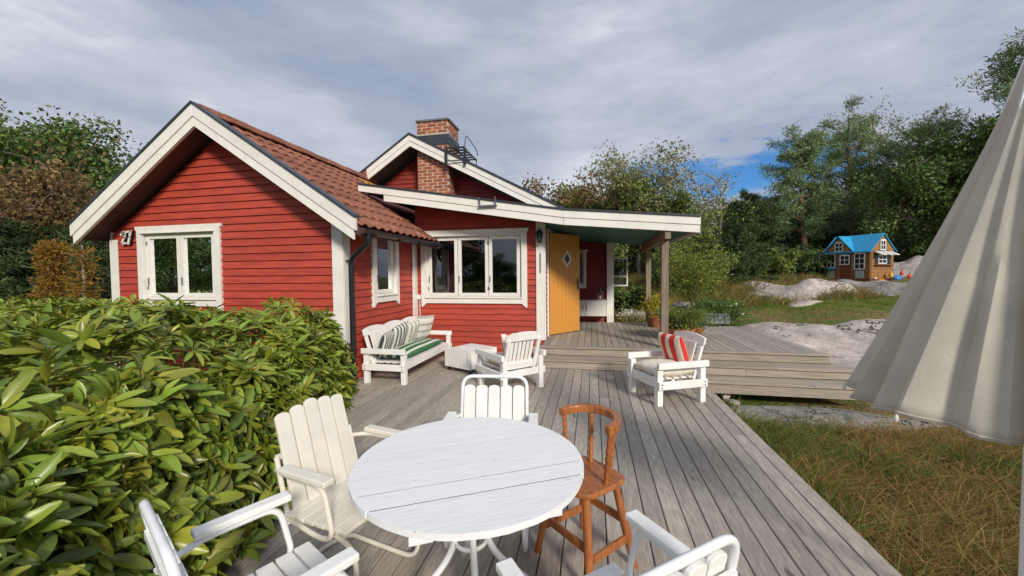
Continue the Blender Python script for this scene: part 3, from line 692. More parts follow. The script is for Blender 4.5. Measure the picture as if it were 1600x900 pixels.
# ---- shed roof with the long white fascia, and the porch
def strip(mb, dz0, dz1, y0, y1, xs=None):
    pts = xs or [p[0] for p in ftop]
    for a, b in zip(pts, pts[1:]): mb.prism([(a, fz(a)+dz0), (b, fz(b)+dz0), (b, fz(b)+dz1), (a, fz(a)+dz1)], y0, y1, lambda p, q, t: (p, t, q))
    return mb
shed = hb(strip(strip(MB(), -.13, -.012, 6.52, 9.08, [-4.18, -.47]), -.13, -.012, 6.52, 10.7, [-.468, 1.60]), 'shed_roof', 'roof_felt')
for xs in ([-4.26, -.47], [-.468, 1.64]):
    hb(strip(MB(), -.125, -.002, 6.455, 6.515, xs), 'fascia', 'white_paint', None, .003)
    hb(strip(MB(), -.245, -.127, 6.47, 6.512, [max(xs[0], -3.75), xs[1]-.004]), 'fascia', 'white_paint', None, .003)
    hb(strip(MB(), 0, .026, 6.43, 6.60, xs), 'roof_edge_flashing', 'dark_metal')
hb(MB().box(1.605, 1.64, 6.52, 10.7, fz(1.62)-.245, fz(1.62)-.004), 'fascia', 'white_paint')
for k in range(30):
    y0 = 6.53+k*.119; strip_ = strip(MB(), -.205, -.185, y0, y0+.115, [-.88, -.47, 1.58]); hb(strip_, 'ceiling_board', 'teal_paint', shed)
hb(strip(MB(), -.26, -.24, 7.10, 9.0, [-3.4, -.9]), 'soffit_board', 'soffit', shed)
def post(x, y, z1): return hb(MB().box(x-.055, x+.055, y-.055, y+.055, PZ+.001, z1), 'porch_post', 'post_wood', None, .006)
post(1.16, 6.72, fz(1.16)-.38); post(1.26, 9.37, fz(1.26)-.38)
hb(MB().bar((1.17, 6.5, fz(1.17)-.29), (1.26, 10.3, fz(1.26)-.29), .09, .16), 'porch_beam', 'post_wood', None, .005)
hb(MB().box(.35, .52, 9.98, 10.14, PZ, 2.40), 'porch_column', 'white_paint', None, .005)
# door jambs, leaf hinged at the near jamb
for yy in (DOOR[0]-.07, DOOR[1]): hb(MB().box(-.97, -.845, yy, yy+.07, PZ, 2.40), 'door_jamb', 'white_paint', None, .003)
hb(MB().box(-.97, -.846, DOOR[0], DOOR[1], 2.362, 2.44), 'door_jamb', 'white_paint', None, .003)
hinge = Vector((-.835, DOOR[0]+.02, .31)); p2 = onZ(910, 515, .31); ang = math.atan2(p2.y-hinge.y, p2.x-hinge.x)
DW, DH = .93, 2.03
lf = lambda a, o, z: tuple(hinge + Vector((math.cos(ang)*a + math.sin(ang)*o, math.sin(ang)*a - math.cos(ang)*o, z)))   # o: towards the viewer's side
dl = MB(); n = 8; w_ = DW/n
for k in range(n):                              # vertical tongue boards
    dl.prism([(k*w_+.003, 0), ((k+1)*w_-.003, 0), ((k+1)*w_-.003, DH), (k*w_+.003, DH)], -.04, .004, lambda a, b, q: lf(a, q, b))
dl.prism([(0, 0), (DW, 0), (DW, DH), (0, DH)], -.038, -.0005, lambda a, b, q: lf(a, q, b))
door = hb(dl, 'door', 'door_paint'); door['label'] = 'open orange board door with a diamond window'
dc, dz_, rr_ = .50, 1.53, .145
dia = [(dc, dz_-rr_*1.25), (dc+rr_, dz_), (dc, dz_+rr_*1.25), (dc-rr_, dz_)]
din = [(dc, dz_-rr_*.85), (dc+rr_*.68, dz_), (dc, dz_+rr_*.85), (dc-rr_*.68, dz_)]
fm = MB()
for i in range(4):
    j = (i+1) % 4; fm.prism([dia[i], dia[j], din[j], din[i]], .005, .03, lambda a, b, q: lf(a, q, b))
hb(fm, 'diamond_frame', 'white_paint', door)
hb(MB().prism(din, .006, .011, lambda a, b, q: lf(a, q, b)), 'pane', 'dark_glass' if 'dark_glass' in MATS else 'black_metal', door)
hb(MB().prism([(DW-.075, .88), (DW-.035, .88), (DW-.035, 1.12), (DW-.075, 1.12)], .005, .012, lambda a, b, q: lf(a, q, b)).tube([lf(DW-.055, .012, 1.03), lf(DW-.055, .05, 1.03), lf(DW-.15, .055, 1.03)], .010), 'handle', 'black_metal', door)
for zz in (.3, 1.7): hb(MB().tube([lf(0, -.02, zz), lf(0, -.02, zz+.1)], .012), 'hinge', 'grey_metal', door)
# wall lantern
lx, ly, lz = -.945, 6.93, 2.17
lamp = hb(MB().lathe([(.012, .14), (.05, .135), (.075, .095), (.072, .085), (.06, .085)], (lx, ly, lz), 14).box(lx-.03, lx+.03, 6.985, 7.028, lz+.0, lz+.16).tube([(lx, 7.0, lz+.13), (lx, 6.97, lz+.19), (lx, ly, lz+.17), (lx, ly, lz+.13)], .008).lathe([(.045, -.075), (.05, -.06), (.02, -.05)], (lx, ly, lz), 12), 'wall_lantern', 'black_metal')
hb(MB().lathe([(.045, -.05), (.055, .02), (.06, .083)], (lx, ly, lz), 14), 'lantern_glass', 'window_glass', lamp)
for k in range(4): a = k*math.pi/2+.7; hb(MB().tube([(lx+.048*math.cos(a), ly+.048*math.sin(a), lz-.05), (lx+.062*math.cos(a), ly+.062*math.sin(a), lz+.084)], .005, 5), 'lantern_bar', 'black_metal', lamp)
hb(MB().tube([(-.935, 7.02, 1.55), (-.935, 7.005, 1.57), (-.935, 7.005, 1.90), (-.935, 7.02, 1.92)], .007, 6), 'flag_hook', 'grey_metal')
# outlet box with cable
ob = hb(MB().box(-3.385, -3.31, 7.0, 7.05, 1.05, 1.14), 'outlet_box', 'white_paint', None, .006)
hb(MB().tube(arc([(-3.34, 7.03, 1.05), (-3.335, 7.035, .7), (-3.32, 7.03, .45), (-3.3, 7.0, .3)], .1), .007, 6), 'cable', 'plastic_white', ob)
# hook bracket on the fascia
p = onY(762, 320, 6.43); br = MB(); br.box(p.x-.16, p.x+.16, 6.40, 6.454, p.z-.03, p.z-.005)
for s in (-.14, .14): br.bar((p.x+s, 6.425, p.z-.03), (p.x+s, 6.40, p.z+.13), .02, .012)
hb(br, 'roof_bracket', 'grey_metal')
# cabinet niche items belong to the porch; far veranda window
q0, q1 = onY(957, 403, 10.6), onY(981, 447, 10.6)
vw = MB(); a, b, c, d = q0.x, q1.x, q1.z, q0.z
vw.box(a, b, 10.58, 10.62, d-.04, d).box(a, b, 10.58, 10.62, c, c+.035).box(b-.035, b, 10.58, 10.62, c+.035, d-.04).box(a, b-.036, 10.585, 10.615, c+.24, c+.275).box(.52, a+.03, 10.58, 10.62, c-.5, d)
vw = hb(vw, 'veranda_window', 'white_paint'); hb(MB().box(a, b-.03, 10.597, 10.603, c+.03, d-.03), 'pane', 'window_glass', vw)

# ---- main gable roof, chimney
def gp(mb, xa, xb_, d0, d1, y0, y1): return slope_prism(mb, xa, xb_, d0, d1, y0, y1, gt)
GR, GL = -.60, -6.9
hb(gp(gp(MB(), GA[0], GR, -.17, -.03, 8.50, 13.9), GL, GA[0], -.17, -.03, 8.50, 13.9), 'main_roof', 'roof_felt')
for xa, xb_ in ((GA[0], GR), (-5.33, GA[0])):
    hb(gp(MB(), xa, xb_, -.15, -.012, 8.44, 8.497), 'bargeboard', 'white_paint', None, .004)
    hb(gp(MB(), xa, xb_, -.275, -.15, 8.455, 8.495), 'bargeboard', 'white_paint', None, .004)
hb(gp(MB(), -6.2, -5.332, -.27, -.012, 8.44, 8.497), 'bargeboard', 'brick')
for xa, xb_ in ((GA[0], GR+.01), (-6.2, GA[0])): hb(gp(MB(), xa, xb_, -.012, .03, 8.41, 8.57), 'barge_flashing', 'dark_metal')
CX0, CX1, CY0, CY1 = -4.085, -3.31, 8.62, 9.32
chim = hb(MB().box(CX0+.003, CX1-.001, CY0-.001, CY1-.003, 2.6, 5.15), 'chimney', 'mortar')
bl, bh, bj = .245, .061, .015
bmesh_cache = {}
def brick(x0, x1, y0, y1, z):
    key = (round(x1-x0, 3), round(y1-y0, 3))
    if key not in bmesh_cache: bmesh_cache[key] = MB().box(0, key[0], 0, key[1], 0, bh).mesh('brick', 'brick')
    link_mesh('brick', bmesh_cache[key], chim, Vector((x0, y0+random.uniform(-.002, .002), z)) - HL)
k = 0; z = 3.05
while z < 5.13:
    if z < 4.60 or z > 4.80:
        x = CX0 - (bl/2 if k % 2 else 0)
        while x < CX1-.02:
            a, b = max(x, CX0), min(x+bl, CX1)
            if b-a > .03: brick(a, b-(bj if b < CX1 else 0), CY0-.004, CY0+.10, z)
            x += bl+bj
        y = CY0+.103 - (0 if k % 2 else bl/2)
        while y < CY1-.02:
            a, b = max(y, CY0+.104), min(y+bl, CY1)
            if b-a > .03 and (z > 4.6 or a < 9.06): brick(CX1-.10, CX1+.004, a, b-(bj if b < CY1 else 0), z)
            y += bl+bj
    z += bh+bj; k += 1
cap = hb(MB().box(CX0-.03, CX1+.03, CY0-.03, CY1+.03, 5.152, 5.20).box(CX0+.15, CX1-.15, CY0+.15, CY1-.15, 5.2, 5.215), 'chimney_cap', 'grey_metal', chim, .006)
hb(MB().box(CX0-.02, CX1+.02, CY0-.022, CY1+.02, 4.60, 4.83), 'flashing', 'dark_metal', chim)
# sweep's platform next to the chimney
pf = MB(); a, b = onY(697, 233, 8.40), onY(726, 229, 8.40); zf = (a.z+b.z)/2
for k in range(6): pf.box(a.x, b.x, 8.36+k*.19, 8.40+k*.19, zf-.02, zf+.01)
for xx in (a.x, b.x-.03, (a.x+b.x)/2): pf.box(xx, xx+.03, 8.36, 9.36, zf-.035, zf-.021)
sw = hb(pf, 'sweep_platform', 'black_metal')
for xx in (a.x, b.x):
    m = MB(); m.box(xx-.02, xx+.03, 8.37, 8.405, zf-.40, zf-.022); m.tube(arc([(xx, 8.39, zf), (xx+.03, 8.40, zf+.28), (xx+.12, 8.9, zf+.1), (xx+.1, 9.1, zf)], .1), .010, 6); hb(m, 'platform_post', 'black_metal', sw)
hb(MB().bar((a.x, 8.385, zf-.29), (b.x, 8.385, zf-.29), .02, .02), 'platform_rail', 'black_metal', sw)
hb(MB().tube([(b.x, 9.3, zf), (b.x, 9.3, zf-.25)], .012, 6), 'platform_post', 'black_metal', sw)

# ---- things inside the porch and behind the gable window
cab = thing('wall_cabinet', 'low white cabinet against the porch back wall', 'cabinet', (-.2, 9.9, .47))
MB().box(-.5, .53, -.22, .185, 0, .40).build('cabinet_body', 'white_paint', cab, .006)
for k in range(2): MB().box(-.49+k*.515, .015+k*.515, -.242, -.224, .01, .385).build('cabinet_door', 'white_paint', cab, .004); MB().box(-.03+k*.08, -.02+k*.08, -.262, -.243, .15, .25).build('knob', 'grey_metal', cab)
ln_ = thing('candle_lantern', 'small grey metal candle lantern standing on the white cabinet', 'lantern', (.18, 9.82, .871))
MB().box(-.06, .06, -.06, .06, 0, .02).lathe([(.075, .19), (.06, .22), (.02, .26), (.012, .30)], n=12).build('lantern_frame', 'grey_metal', ln_)
for sx in (-1, 1):
    for sy in (-1, 1): MB().box(sx*.055-.006, sx*.055+.006, sy*.055-.006, sy*.055+.006, .02, .195).build('lantern_bar', 'grey_metal', ln_)
MB().lathe([(.03, .02), (.03, .11), (.005, .115)], n=12).build('candle', 'plastic_white', ln_)
bk = thing('bookcase', 'pine bookcase seen through the gable window', 'bookcase', (-6.1, 6.3, .05))
for zz in (.0, .55, 1.0, 1.40, 1.72): MB().box(-.85, .85, -.15, .15, zz, zz+.03).build('shelf', 'pine_furniture', bk)
for xx in (-.87, -.3, .3, .85): MB().box(xx, xx+.03, -.16, .16, 0, 1.76).build('side_panel', 'pine_furniture', bk)
for xx, zz in ((-.2, 1.05), (.4, 1.05), (.4, 1.45)): MB().box(xx, xx+.42, -.14, .0, zz, zz+.17).build('drawer', 'plastic_red' if zz < 1.2 else 'playhouse_brown', bk)
tb = thing('toy_box', 'blue plastic toy box inside the gable window', 'box', (-5.80, 5.16, 1.14))
MB().box(-.22, .2, -.14, .14, 0, .02).box(-.22, -.2, -.14, .14, .02, .17).box(.18, .2, -.14, .14, .02, .17).box(-.2, .18, -.14, -.12, .02, .17).box(-.2, .18, .12, .14, .02, .17).build('box_body', 'plastic_blue', tb)
tt = thing('window_table', 'table with toys inside the gable window', 'table', (-6.2, 5.25, .05))
MB().box(-.8, .8, -.3, .3, 1.05, 1.085).build('tabletop', 'pine_furniture', tt)
for sx in (-.75, .70):
    for sy in (-.27, .22): MB().box(sx, sx+.05, sy, sy+.05, 0, 1.05).build('leg', 'pine_furniture', tt)
for k, (xx, m) in enumerate(((-6.55, 'plastic_red'), (-6.3, 'plastic_blue'), (-5.98, 'plastic_red'))):
    t_ = thing('toy', ('red toy car', 'blue toy brick', 'red toy figure')[k]+' on the table inside the gable window', 'toy', (xx, 5.12, 1.14))
    MB().box(-.08, .08, -.04, .04, .02, .07).box(-.04, .05, -.035, .035, .07, .11).build('toy_body', m, t_, .01)
    for q in (-.05, .05): MB().tube([(q, -.045, .022), (q, .045, .022)], .022, 10).build('wheel', 'black_plastic', t_)

# ================================================================== FURNITURE
def rotz_to(fx, fy): return math.atan2(-fx, fy)              # local +y faces (fx, fy)
def slat(mb, x0, x1, y0, z0, y1, z1, th=.018, round_top=0.0, n=6):
    """flat board in a leaning plane from (y0,z0) to (y1,z1), optionally with a rounded top"""
    d = Vector((0, y1-y0, z1-z0)); L_ = d.length; d.normalize(); nn = Vector((0, -d.z, d.y)); nn = -nn if nn.y < 0 else nn
    poly = [(x0, 0), (x1, 0)]
    if round_top:
        xm, hw = (x0+x1)/2, (x1-x0)/2
        poly += [(xm+hw*math.cos(a), L_-round_top+round_top*math.sin(a)) for a in np.linspace(0, math.pi, n+1)]
    else: poly += [(x1, L_), (x0, L_)]
    mb.prism(poly, -th/2, th/2, lambda a, b, q: tuple(Vector((a, y0, z0)) + d*b + nn*q)); return mb

def garden_chair(label, loc, rz, wood='white_wood', loop=True, name='garden_chair'):
    t = thing(name, label, 'chair', loc, rz, 'tubular garden chairs around the table')
    metal = 'white_metal' if loop else 'cream_wood'
    bt = (-.265, .83) if loop else (-.25, .70)                      # back top (y, z)
    bb = (-.165, .40)
    for s in (-1, 1):
        fr_ = arc([(s*.215, -.235, .60), (s*.255, -.12, .618), (s*.255, .13, .618), (s*.25, .175, .40), (s*.235, .08, .365), (s*.22, -.15, .385)], .06)
        MB().tube(fr_, .0115).build('arm_tube', metal, t)
        MB().prism([(-.135, 0), (.170, 0), (.170, .026), (-.135, .026)], -.028, .028, lambda a, b, q: (s*.257+q, a, .631+b)).build('armrest', wood, t, .006)
        leg = arc([(s*.20, .12, .375), (s*.205, .245, .345), (s*.21, .27, .18), (s*.215, .235, .0125), (s*.215, -.25, .0125), (s*.10, -.285, .0125), (0, -.285, .0125)], .09)
        MB().tube(leg, .0115).build('leg', metal, t)
    if loop:
        lp = arc([(-.212, -.17, .36), (-.212, bt[0]+.005, bt[1]+.02), (.212, bt[0]+.005, bt[1]+.02), (.212, -.17, .36)], .075, 7)
        MB().tube(lp, .012, 10).build('back_tube', metal, t)
    else:
        for s in (-1, 1): MB().tube([(s*.215, -.155, .36), (s*.215, -.21, .56), (s*.215, -.235, .66)], .0115).build('back_tube', metal, t)
    n = 5; w = .40/n
    for k in range(n):
        x0 = -.20+k*w+.004; x1 = x0+w-.007
        top = (bt[1]-.03 if loop else .875 - .012*abs(k-2)); yy = bb[0] + (bt[0]-bb[0])*(top-bb[1])/(bt[1]-bb[1])
        zb = .43 if loop else .385 ; yb = bb[0] + (bt[0]-bb[0])*(zb-bb[1])/(bt[1]-bb[1])
        slat(MB(), x0, x1, yb+.02, zb, yy+.02, top, .017, .022).build('back_slat', wood, t, .003)
    for zz in (.47, .72 if loop else .64):
        yy = bb[0] + (bt[0]-bb[0])*(zz-bb[1])/(bt[1]-bb[1]); MB().box(-.213, .213, yy-.018, yy-.004, zz, zz+.025).build('back_brace', metal, t)
    m = 6; d = .40/m
    for k in range(m):
        y0 = -.165+k*d+.003; zz = .398+.008*k*.4
        MB().box(-.235, .235, y0, y0+d-.007, zz, zz+.019).build('seat_slat', wood, t, .004)
    return t
garden_chair('cream painted slatted garden chair with tall rounded back slats by the bushes', (-1.20, 1.69, 0), rotz_to(.975, -.22), 'cream_wood', False)
garden_chair('white slatted garden chair with tube frame between round table and armchairs', (-.60, 2.18, 0), rotz_to(.13, -.99))
garden_chair('white garden chair against the hedge, its back turned to the leaves', (-1.043, 1.026, 0), rotz_to(.46, .888))
garden_chair('white garden chair on open planks, rust marks on its back tube', (.04, 1.136, 0), rotz_to(-.63, .777))

# ---- round table
TC, TR, TH = (-.538, 1.614), .5005, .70
tbl = thing('round_table', 'round white plank table with worn paint and curved tube legs', 'table', (TC[0], TC[1], 0))
pd = Vector((.756, .415)).normalized(); pang = math.atan2(pd.y, pd.x); npk = 9; pw = 2*TR/npk
edges = [-TR+k*pw+random.uniform(-.006, .006) for k in range(npk+1)]; edges[0], edges[-1] = -TR, TR
for k in range(npk):
    wide = {2: .0035, 3: .003}; a, b = edges[k]+wide.get(k, .0012), edges[k+1]-wide.get(k+1, .0012); ys = np.linspace(a, b, 7)
    R_ = TR-.0015*(k % 2); half = [math.sqrt(max(R_*R_-q*q, 1e-6)) for q in ys]
    poly = [(h, q) for h, q in zip(half, ys)] + [(-h, q) for h, q in zip(half[::-1], ys[::-1])]
    o = MB().prism(poly, -.024, 0, lambda x, y, q: (x, y, q)).build('plank', 'table_paint', tbl)
    o.location = (0, 0, TH+random.uniform(-.0003, .0003)); o.rotation_euler = (0, 0, pang)
for k in range(1, npk):
    h = math.sqrt(TR*TR-edges[k]**2)-.012; o = MB().box(-h, h, edges[k]-.004, edges[k]+.004, -.023, -.0012).build('joint', 'seam_dirt', tbl); o.location = (0, 0, TH); o.rotation_euler = (0, 0, pang)
for s in (-.24, .22): o = MB().box(s-.04, s+.04, -.42, .42, -.055, -.026).build('batten', 'table_paint', tbl, .003); o.location = (0, 0, TH); o.rotation_euler = (0, 0, pang)
MB().lathe([(.10, .61), (.105, .64), (.10, .645)], n=20).build('hub', 'white_metal', tbl)
for k in range(4):
    a = .45+k*math.pi/2; c, s = math.cos(a), math.sin(a)
    MB().tube(arc([(c*.20, s*.20, .636), (c*.06, s*.06, .60), (c*.055, s*.055, .30), (c*.34, s*.34, .014)], .22, 8), .015, 10).build('leg', 'white_metal', tbl)
MB().tube([(.07*math.cos(a), .07*math.sin(a), .33) for a in np.linspace(0, 2*math.pi, 17)[:-1]], .009, 6, closed=True).build('ring', 'white_metal', tbl)

# ---- child's wooden chair
hc_ = thing('child_chair', 'tall orange-brown wooden child chair with curved back rail beside the table', 'chair', (-.045, 2.03, 0), rotz_to(-.68, -.73))
seat = MB(); sp_ = [(.170*math.copysign(abs(math.cos(a))**.4, math.cos(a)), .165*math.copysign(abs(math.sin(a))**.4, math.sin(a))) for a in np.linspace(0, 2*math.pi, 33)[:-1]]
seat.prism(sp_, .44, .468, lambda x, y, q: (x, y, q)); seat.build('seat', 'orange_wood', hc_, .008)
fe = [(-.195, .165), (.195, .165), (.185, -.175), (-.185, -.175)]; tp = [(-.115, .105), (.115, .105), (.11, -.11), (-.11, -.11)]
at_z = lambda k, z: (fe[k][0]+(tp[k][0]-fe[k][0])*z/.441, fe[k][1]+(tp[k][1]-fe[k][1])*z/.441, z)
for k in range(4): MB().tube([at_z(k, 0), at_z(k, .2), at_z(k, .441)], [.017, .0225, .019], 12).build('leg', 'orange_wood', hc_)
for k, zz in ((0, .20), (1, .15), (2, .24), (3, .15)):
    p, q = at_z(k, zz), at_z((k+1) % 4, zz); MB().bar(p, q, .016, .042).build('stretcher', 'orange_wood', hc_, .003)
rail = MB(); P_ = []
for a in np.linspace(math.radians(-8), math.radians(188), 25): P_.append((.185*math.cos(a), -.01-.175*math.sin(a), .752+.01*math.sin(a)))
for i in range(len(P_)-1):
    pass
inn = [(x*.79, (y+.01)*.79-.01, z) for x, y, z in P_]
V_ = []; 
for (x, y, z), (xi, yi, zi) in zip(P_, inn): V_ += [(x, y, z-.021), (x, y, z+.021), (xi, yi, zi+.021), (xi, yi, zi-.021)]
F_ = [(4*i+j, 4*i+(j+1) % 4, 4*i+4+(j+1) % 4, 4*i+4+j) for i in range(len(P_)-1) for j in range(4)] + [(3, 2, 1, 0), tuple(4*(len(P_)-1)+j for j in range(4))]
rail.add(V_, F_, False); rail.build('back_rail', 'orange_wood', hc_, .006)
for a in (math.radians(0), math.radians(60), math.radians(120), math.radians(180)):
    x, y = .165*math.cos(a), -.01-.156*math.sin(a); x2, y2 = x*.84, y*.84
    pts = [(x2+(x-x2)*i/22, y2+(y-y2)*i/22, .465+.27*i/22) for i in range(23)]
    MB().tube(pts, [.0125+.0025*math.sin(i*1.9) for i in range(23)], 10).build('spindle', 'orange_wood', hc_)

# ---- white timber lounge furniture
def wavy_rail(mb, x0, x1, y, z, h, th, humps, lean):
    n = 24*humps; top = [(x0+(x1-x0)*i/n, z+h*(.55+.45*math.sin(math.pi*((i/n*humps) % 1.0 if i < n else 0))**.8)) for i in range(n+1)]
    poly = [(x0, z-.035), (x1, z-.035)] + top[::-1]
    mb.prism(poly, -th/2, th/2, lambda a, b, q: (a, y+q-lean*(b-z), b)); return mb
def lounge(name, label, cat, loc, rz, W_, humps=1, D=.64, slats=6, group=None):
    """+y is the front; origin on the floor below the seat centre"""
    t = thing(name, label, cat, loc, rz, group); hw = W_/2; f, b = D/2, -D/2
    for s in (-1, 1):
        MB().box(s*hw-.035, s*hw+.035, f-.07, f, 0, .50-.073).build('leg', 'white_wood', t, .004)
        MB().box(s*hw-.035, s*hw+.035, b, b+.07, 0, .43).build('leg', 'white_wood', t, .004)
        x = s*(hw+.036+.016)
        MB().box(x-.016, x+.016, b-.0, f+.003, .195, .285).build('side_rail', 'white_wood', t, .004)
        MB().box(x-.030 if s > 0 else x-.016, x+.016 if s > 0 else x+.030, b-.02, f+.006, .428, .50).build('armrest', 'white_wood', t, .005)
        for yy in (f-.035, b+.035):
            for zz in (.22, .255): MB().tube([(x+s*.014, yy, zz), (x+s*.019, yy, zz)], .008, 8).build('bolt', 'black_metal', t)
        MB().bar((s*(hw-.05), b+.12, .24), (s*(hw-.05), b-.02, .70), .05, .035).build('back_post', 'white_wood', t, .004)
    MB().box(-hw+.036, hw-.036, f-.05, f-.015, .195, .30).build('front_rail', 'white_wood', t, .004)
    MB().box(-hw+.036, hw-.036, b+.02, b+.05, .195, .28).build('rear_rail', 'white_wood', t, .004)
    for k in range(5): MB().box(-hw+.04, hw-.04, b+.10+k*.10, b+.175+k*.10, .281, .299).build('seat_slat', 'white_wood', t, .003)
    wavy_rail(MB(), -hw+.0, hw-.0, b-.012, .70, .085, .026, humps, .28).build('top_rail', 'white_wood', t, .003)
    MB().bar((-hw+.07, b+.105, .33), (hw-.07, b+.105, .33), .02, .075, up=(0, -.28, 1)).build('lower_rail', 'white_wood', t, .003)
    n = slats; wd = (2*hw-.20)/n
    for k in range(n):
        x0 = -hw+.10+k*wd; slat(MB(), x0+.008, x0+wd-.008, b+.112, .35, b+.016, .69, .014).build('back_slat', 'white_wood', t, .002)
    return t
def pillow(name, label, mat, w, h, d, M, group=None, cat='pillow', sub=11, pinch=.06):
    g = np.linspace(-1, 1, sub); V_, F_ = [], []
    for sgn in (1, -1):
        b = len(V_)
        for i in g:
            for j in g:
                k = (1-abs(i)**2.6)*(1-abs(j)**2.6); k = max(k, 0)**.42
                e = 1-pinch*((abs(i)*(1-abs(j)**2))*.6 + (abs(j)*(1-abs(i)**2))*.6)
                wr = .06*math.sin(7*i+3*j+sgn)*k
                V_.append((i*w/2*e, sgn*(k+wr)*d/2, j*h/2*e))
        for i in range(sub-1):
            for j in range(sub-1):
                q = (b+i*sub+j, b+(i+1)*sub+j, b+(i+1)*sub+j+1, b+i*sub+j+1); F_.append(q if sgn < 0 else q[::-1])
    mb = MB(); mb.add(V_, F_, True); o = mb.build(name, mat); o.matrix_world = M
    bm_ = o.modifiers.new('weld', 'WELD'); bm_.merge_threshold = .002
    ss_ = o.modifiers.new('sub', 'SUBSURF'); ss_.levels = 1; ss_.render_levels = 1
    return tag(o, label, cat, group)
def place(t, x, y, z, rz=0, rx=0, ry=0):
    """matrix in the frame of a lounge seat"""
    return Matrix.Translation(t.location) @ Matrix.Rotation(t.rotation_euler.z, 4, 'Z') @ Matrix.Translation((x, y, z)) @ Matrix.Rotation(rz, 4, 'Z') @ Matrix.Rotation(rx, 4, 'X') @ Matrix.Rotation(ry, 4, 'Y')
def flat(t, x, y, z, rz=0): return place(t, x, y, z, rz, math.radians(90))
sofa = lounge('garden_sofa', 'long white wooden garden sofa with wavy back standing along the red wall', 'sofa', (-2.86, 5.74, 0), rotz_to(1, 0), 1.70, 3, slats=15)
# long seat pad: grid mattress in two stripes
pillow('seat_cushion', 'long green and cream striped seat pad lying on the white sofa', 'stripe_green', 1.56, .50, .13, flat(sofa, 0, .03, .355), cat='cushion', pinch=.01)
pillow('throw_pillow', 'black and white finely striped pillow at the sofa arm near the downpipe', 'stripe_black', .40, .40, .14, place(sofa, .64, -.11, .53, .12, -.36, .12))
pillow('throw_pillow', 'dark green and white striped pillow leaning on the sofa back', 'stripe_dark', .48, .46, .15, place(sofa, .30, -.10, .575, .0, -.36, .16))
pillow('throw_pillow', 'light pillow with thin grey upright stripes on the sofa', 'stripe_grey', .46, .44, .14, place(sofa, -.13, -.11, .57, -.05, -.36, .10))
pillow('throw_pillow', 'large pale pillow with wide cross stripes against the far sofa arm', 'stripe_pale', .52, .50, .15, place(sofa, -.54, -.08, .60, -.25, -.36, -.04))
ac1 = lounge('garden_armchair', 'white wooden armchair turned towards the sofa, seen from its slatted back', 'armchair', (-1.115, 5.115, 0), rotz_to(-.72, .69), .58, 1, .66, 6, 'white timber armchairs')
pillow('seat_cushion', 'cream seat pad on the armchair that faces the sofa', 'cream_fabric', .54, .54, .16, flat(ac1, 0, .02, .365), cat='cushion', pinch=.02)
pillow('throw_pillow', 'red and cream striped pillow in the armchair that faces the sofa', 'stripe_red', .44, .42, .13, place(ac1, 0, -.14, .55, 0, -.3))
ac2 = lounge('garden_armchair', 'white wooden armchair at the foot of the platform steps, facing across the deck', 'armchair', (.875, 4.99, 0), rotz_to(-.90, -.43), .56, 1, .64, 6, 'white timber armchairs')
pillow('seat_cushion', 'cream tasselled seat pad on the armchair by the steps', 'cream_fabric', .54, .56, .17, flat(ac2, 0, .03, .365), cat='cushion', pinch=.02)
pillow('throw_pillow', 'red and cream wide striped pillow in the armchair by the steps', 'stripe_red', .47, .44, .15, place(ac2, 0.02, -.13, .575, .05, -.34))
for s in (-1, 1):
    M = place(ac2, s*.27, .29, .30); q = M.translation
    ts = thing('tassel', 'cream tassel hanging from the %s corner of the seat pad by the steps' % ('outer' if s > 0 else 'inner'), 'tassel', (q.x, q.y, q.z))
    MB().lathe([(.006, .05), (.016, .035), (.014, .02), (.024, -.03), (.022, -.035)], n=10).build('tassel_threads', 'cream_fabric', ts)
# ---- slatted cube table on castors
c0 = [onZ(701, 545, .34), onZ(743, 552, .34), onZ(772, 541, .34), onZ(728, 537, .34)]
cm = (c0[0]+c0[1]+c0[2]+c0[3])/4; ex = (c0[1]-c0[0]); rz = math.atan2(ex.y, ex.x); hw = .28; hd = .31
ct = thing('slatted_cube_table', 'low white slatted box table on castors between sofa and armchair', 'table', (cm.x, cm.y, 0), rz)
for k in range(6): MB().box(-hw-.012, hw+.012, -hd+k*hd/3-.004, -hd+(k+1)*hd/3-.008, .318, .34).build('top_slat', 'white_wood', ct, .003)
for k in range(7):
    a = -hw+k*2*hw/7; 
    for s in (-1, 1): MB().box(a+.003, a+2*hw/7-.003, s*hd-.009, s*hd+.009, .075, .317).build('side_slat', 'white_wood', ct, .003)
for k in range(7):
    a = -hd+.012+k*(2*hd-.024)/7
    for s in (-1, 1): MB().box(s*hw-.009, s*hw+.009, a+.003, a+(2*hd-.024)/7-.003, .075, .317).build('side_slat', 'white_wood', ct, .003)
MB().box(-hw+.01, hw-.01, -hd+.01, hd-.01, .078, .10).build('bottom', 'white_wood', ct)
for sx in (-1, 1):
    for sy in (-1, 1):
        x, y = sx*(hw-.05), sy*(hd-.05); cst = MB().box(x-.014, x+.014, y-.02, y+.02, .045, .077).build('castor', 'grey_metal', ct); MB().tube([(x-.01, y, .026), (x+.01, y, .026)], .025, 12).build('wheel', 'black_plastic', cst)

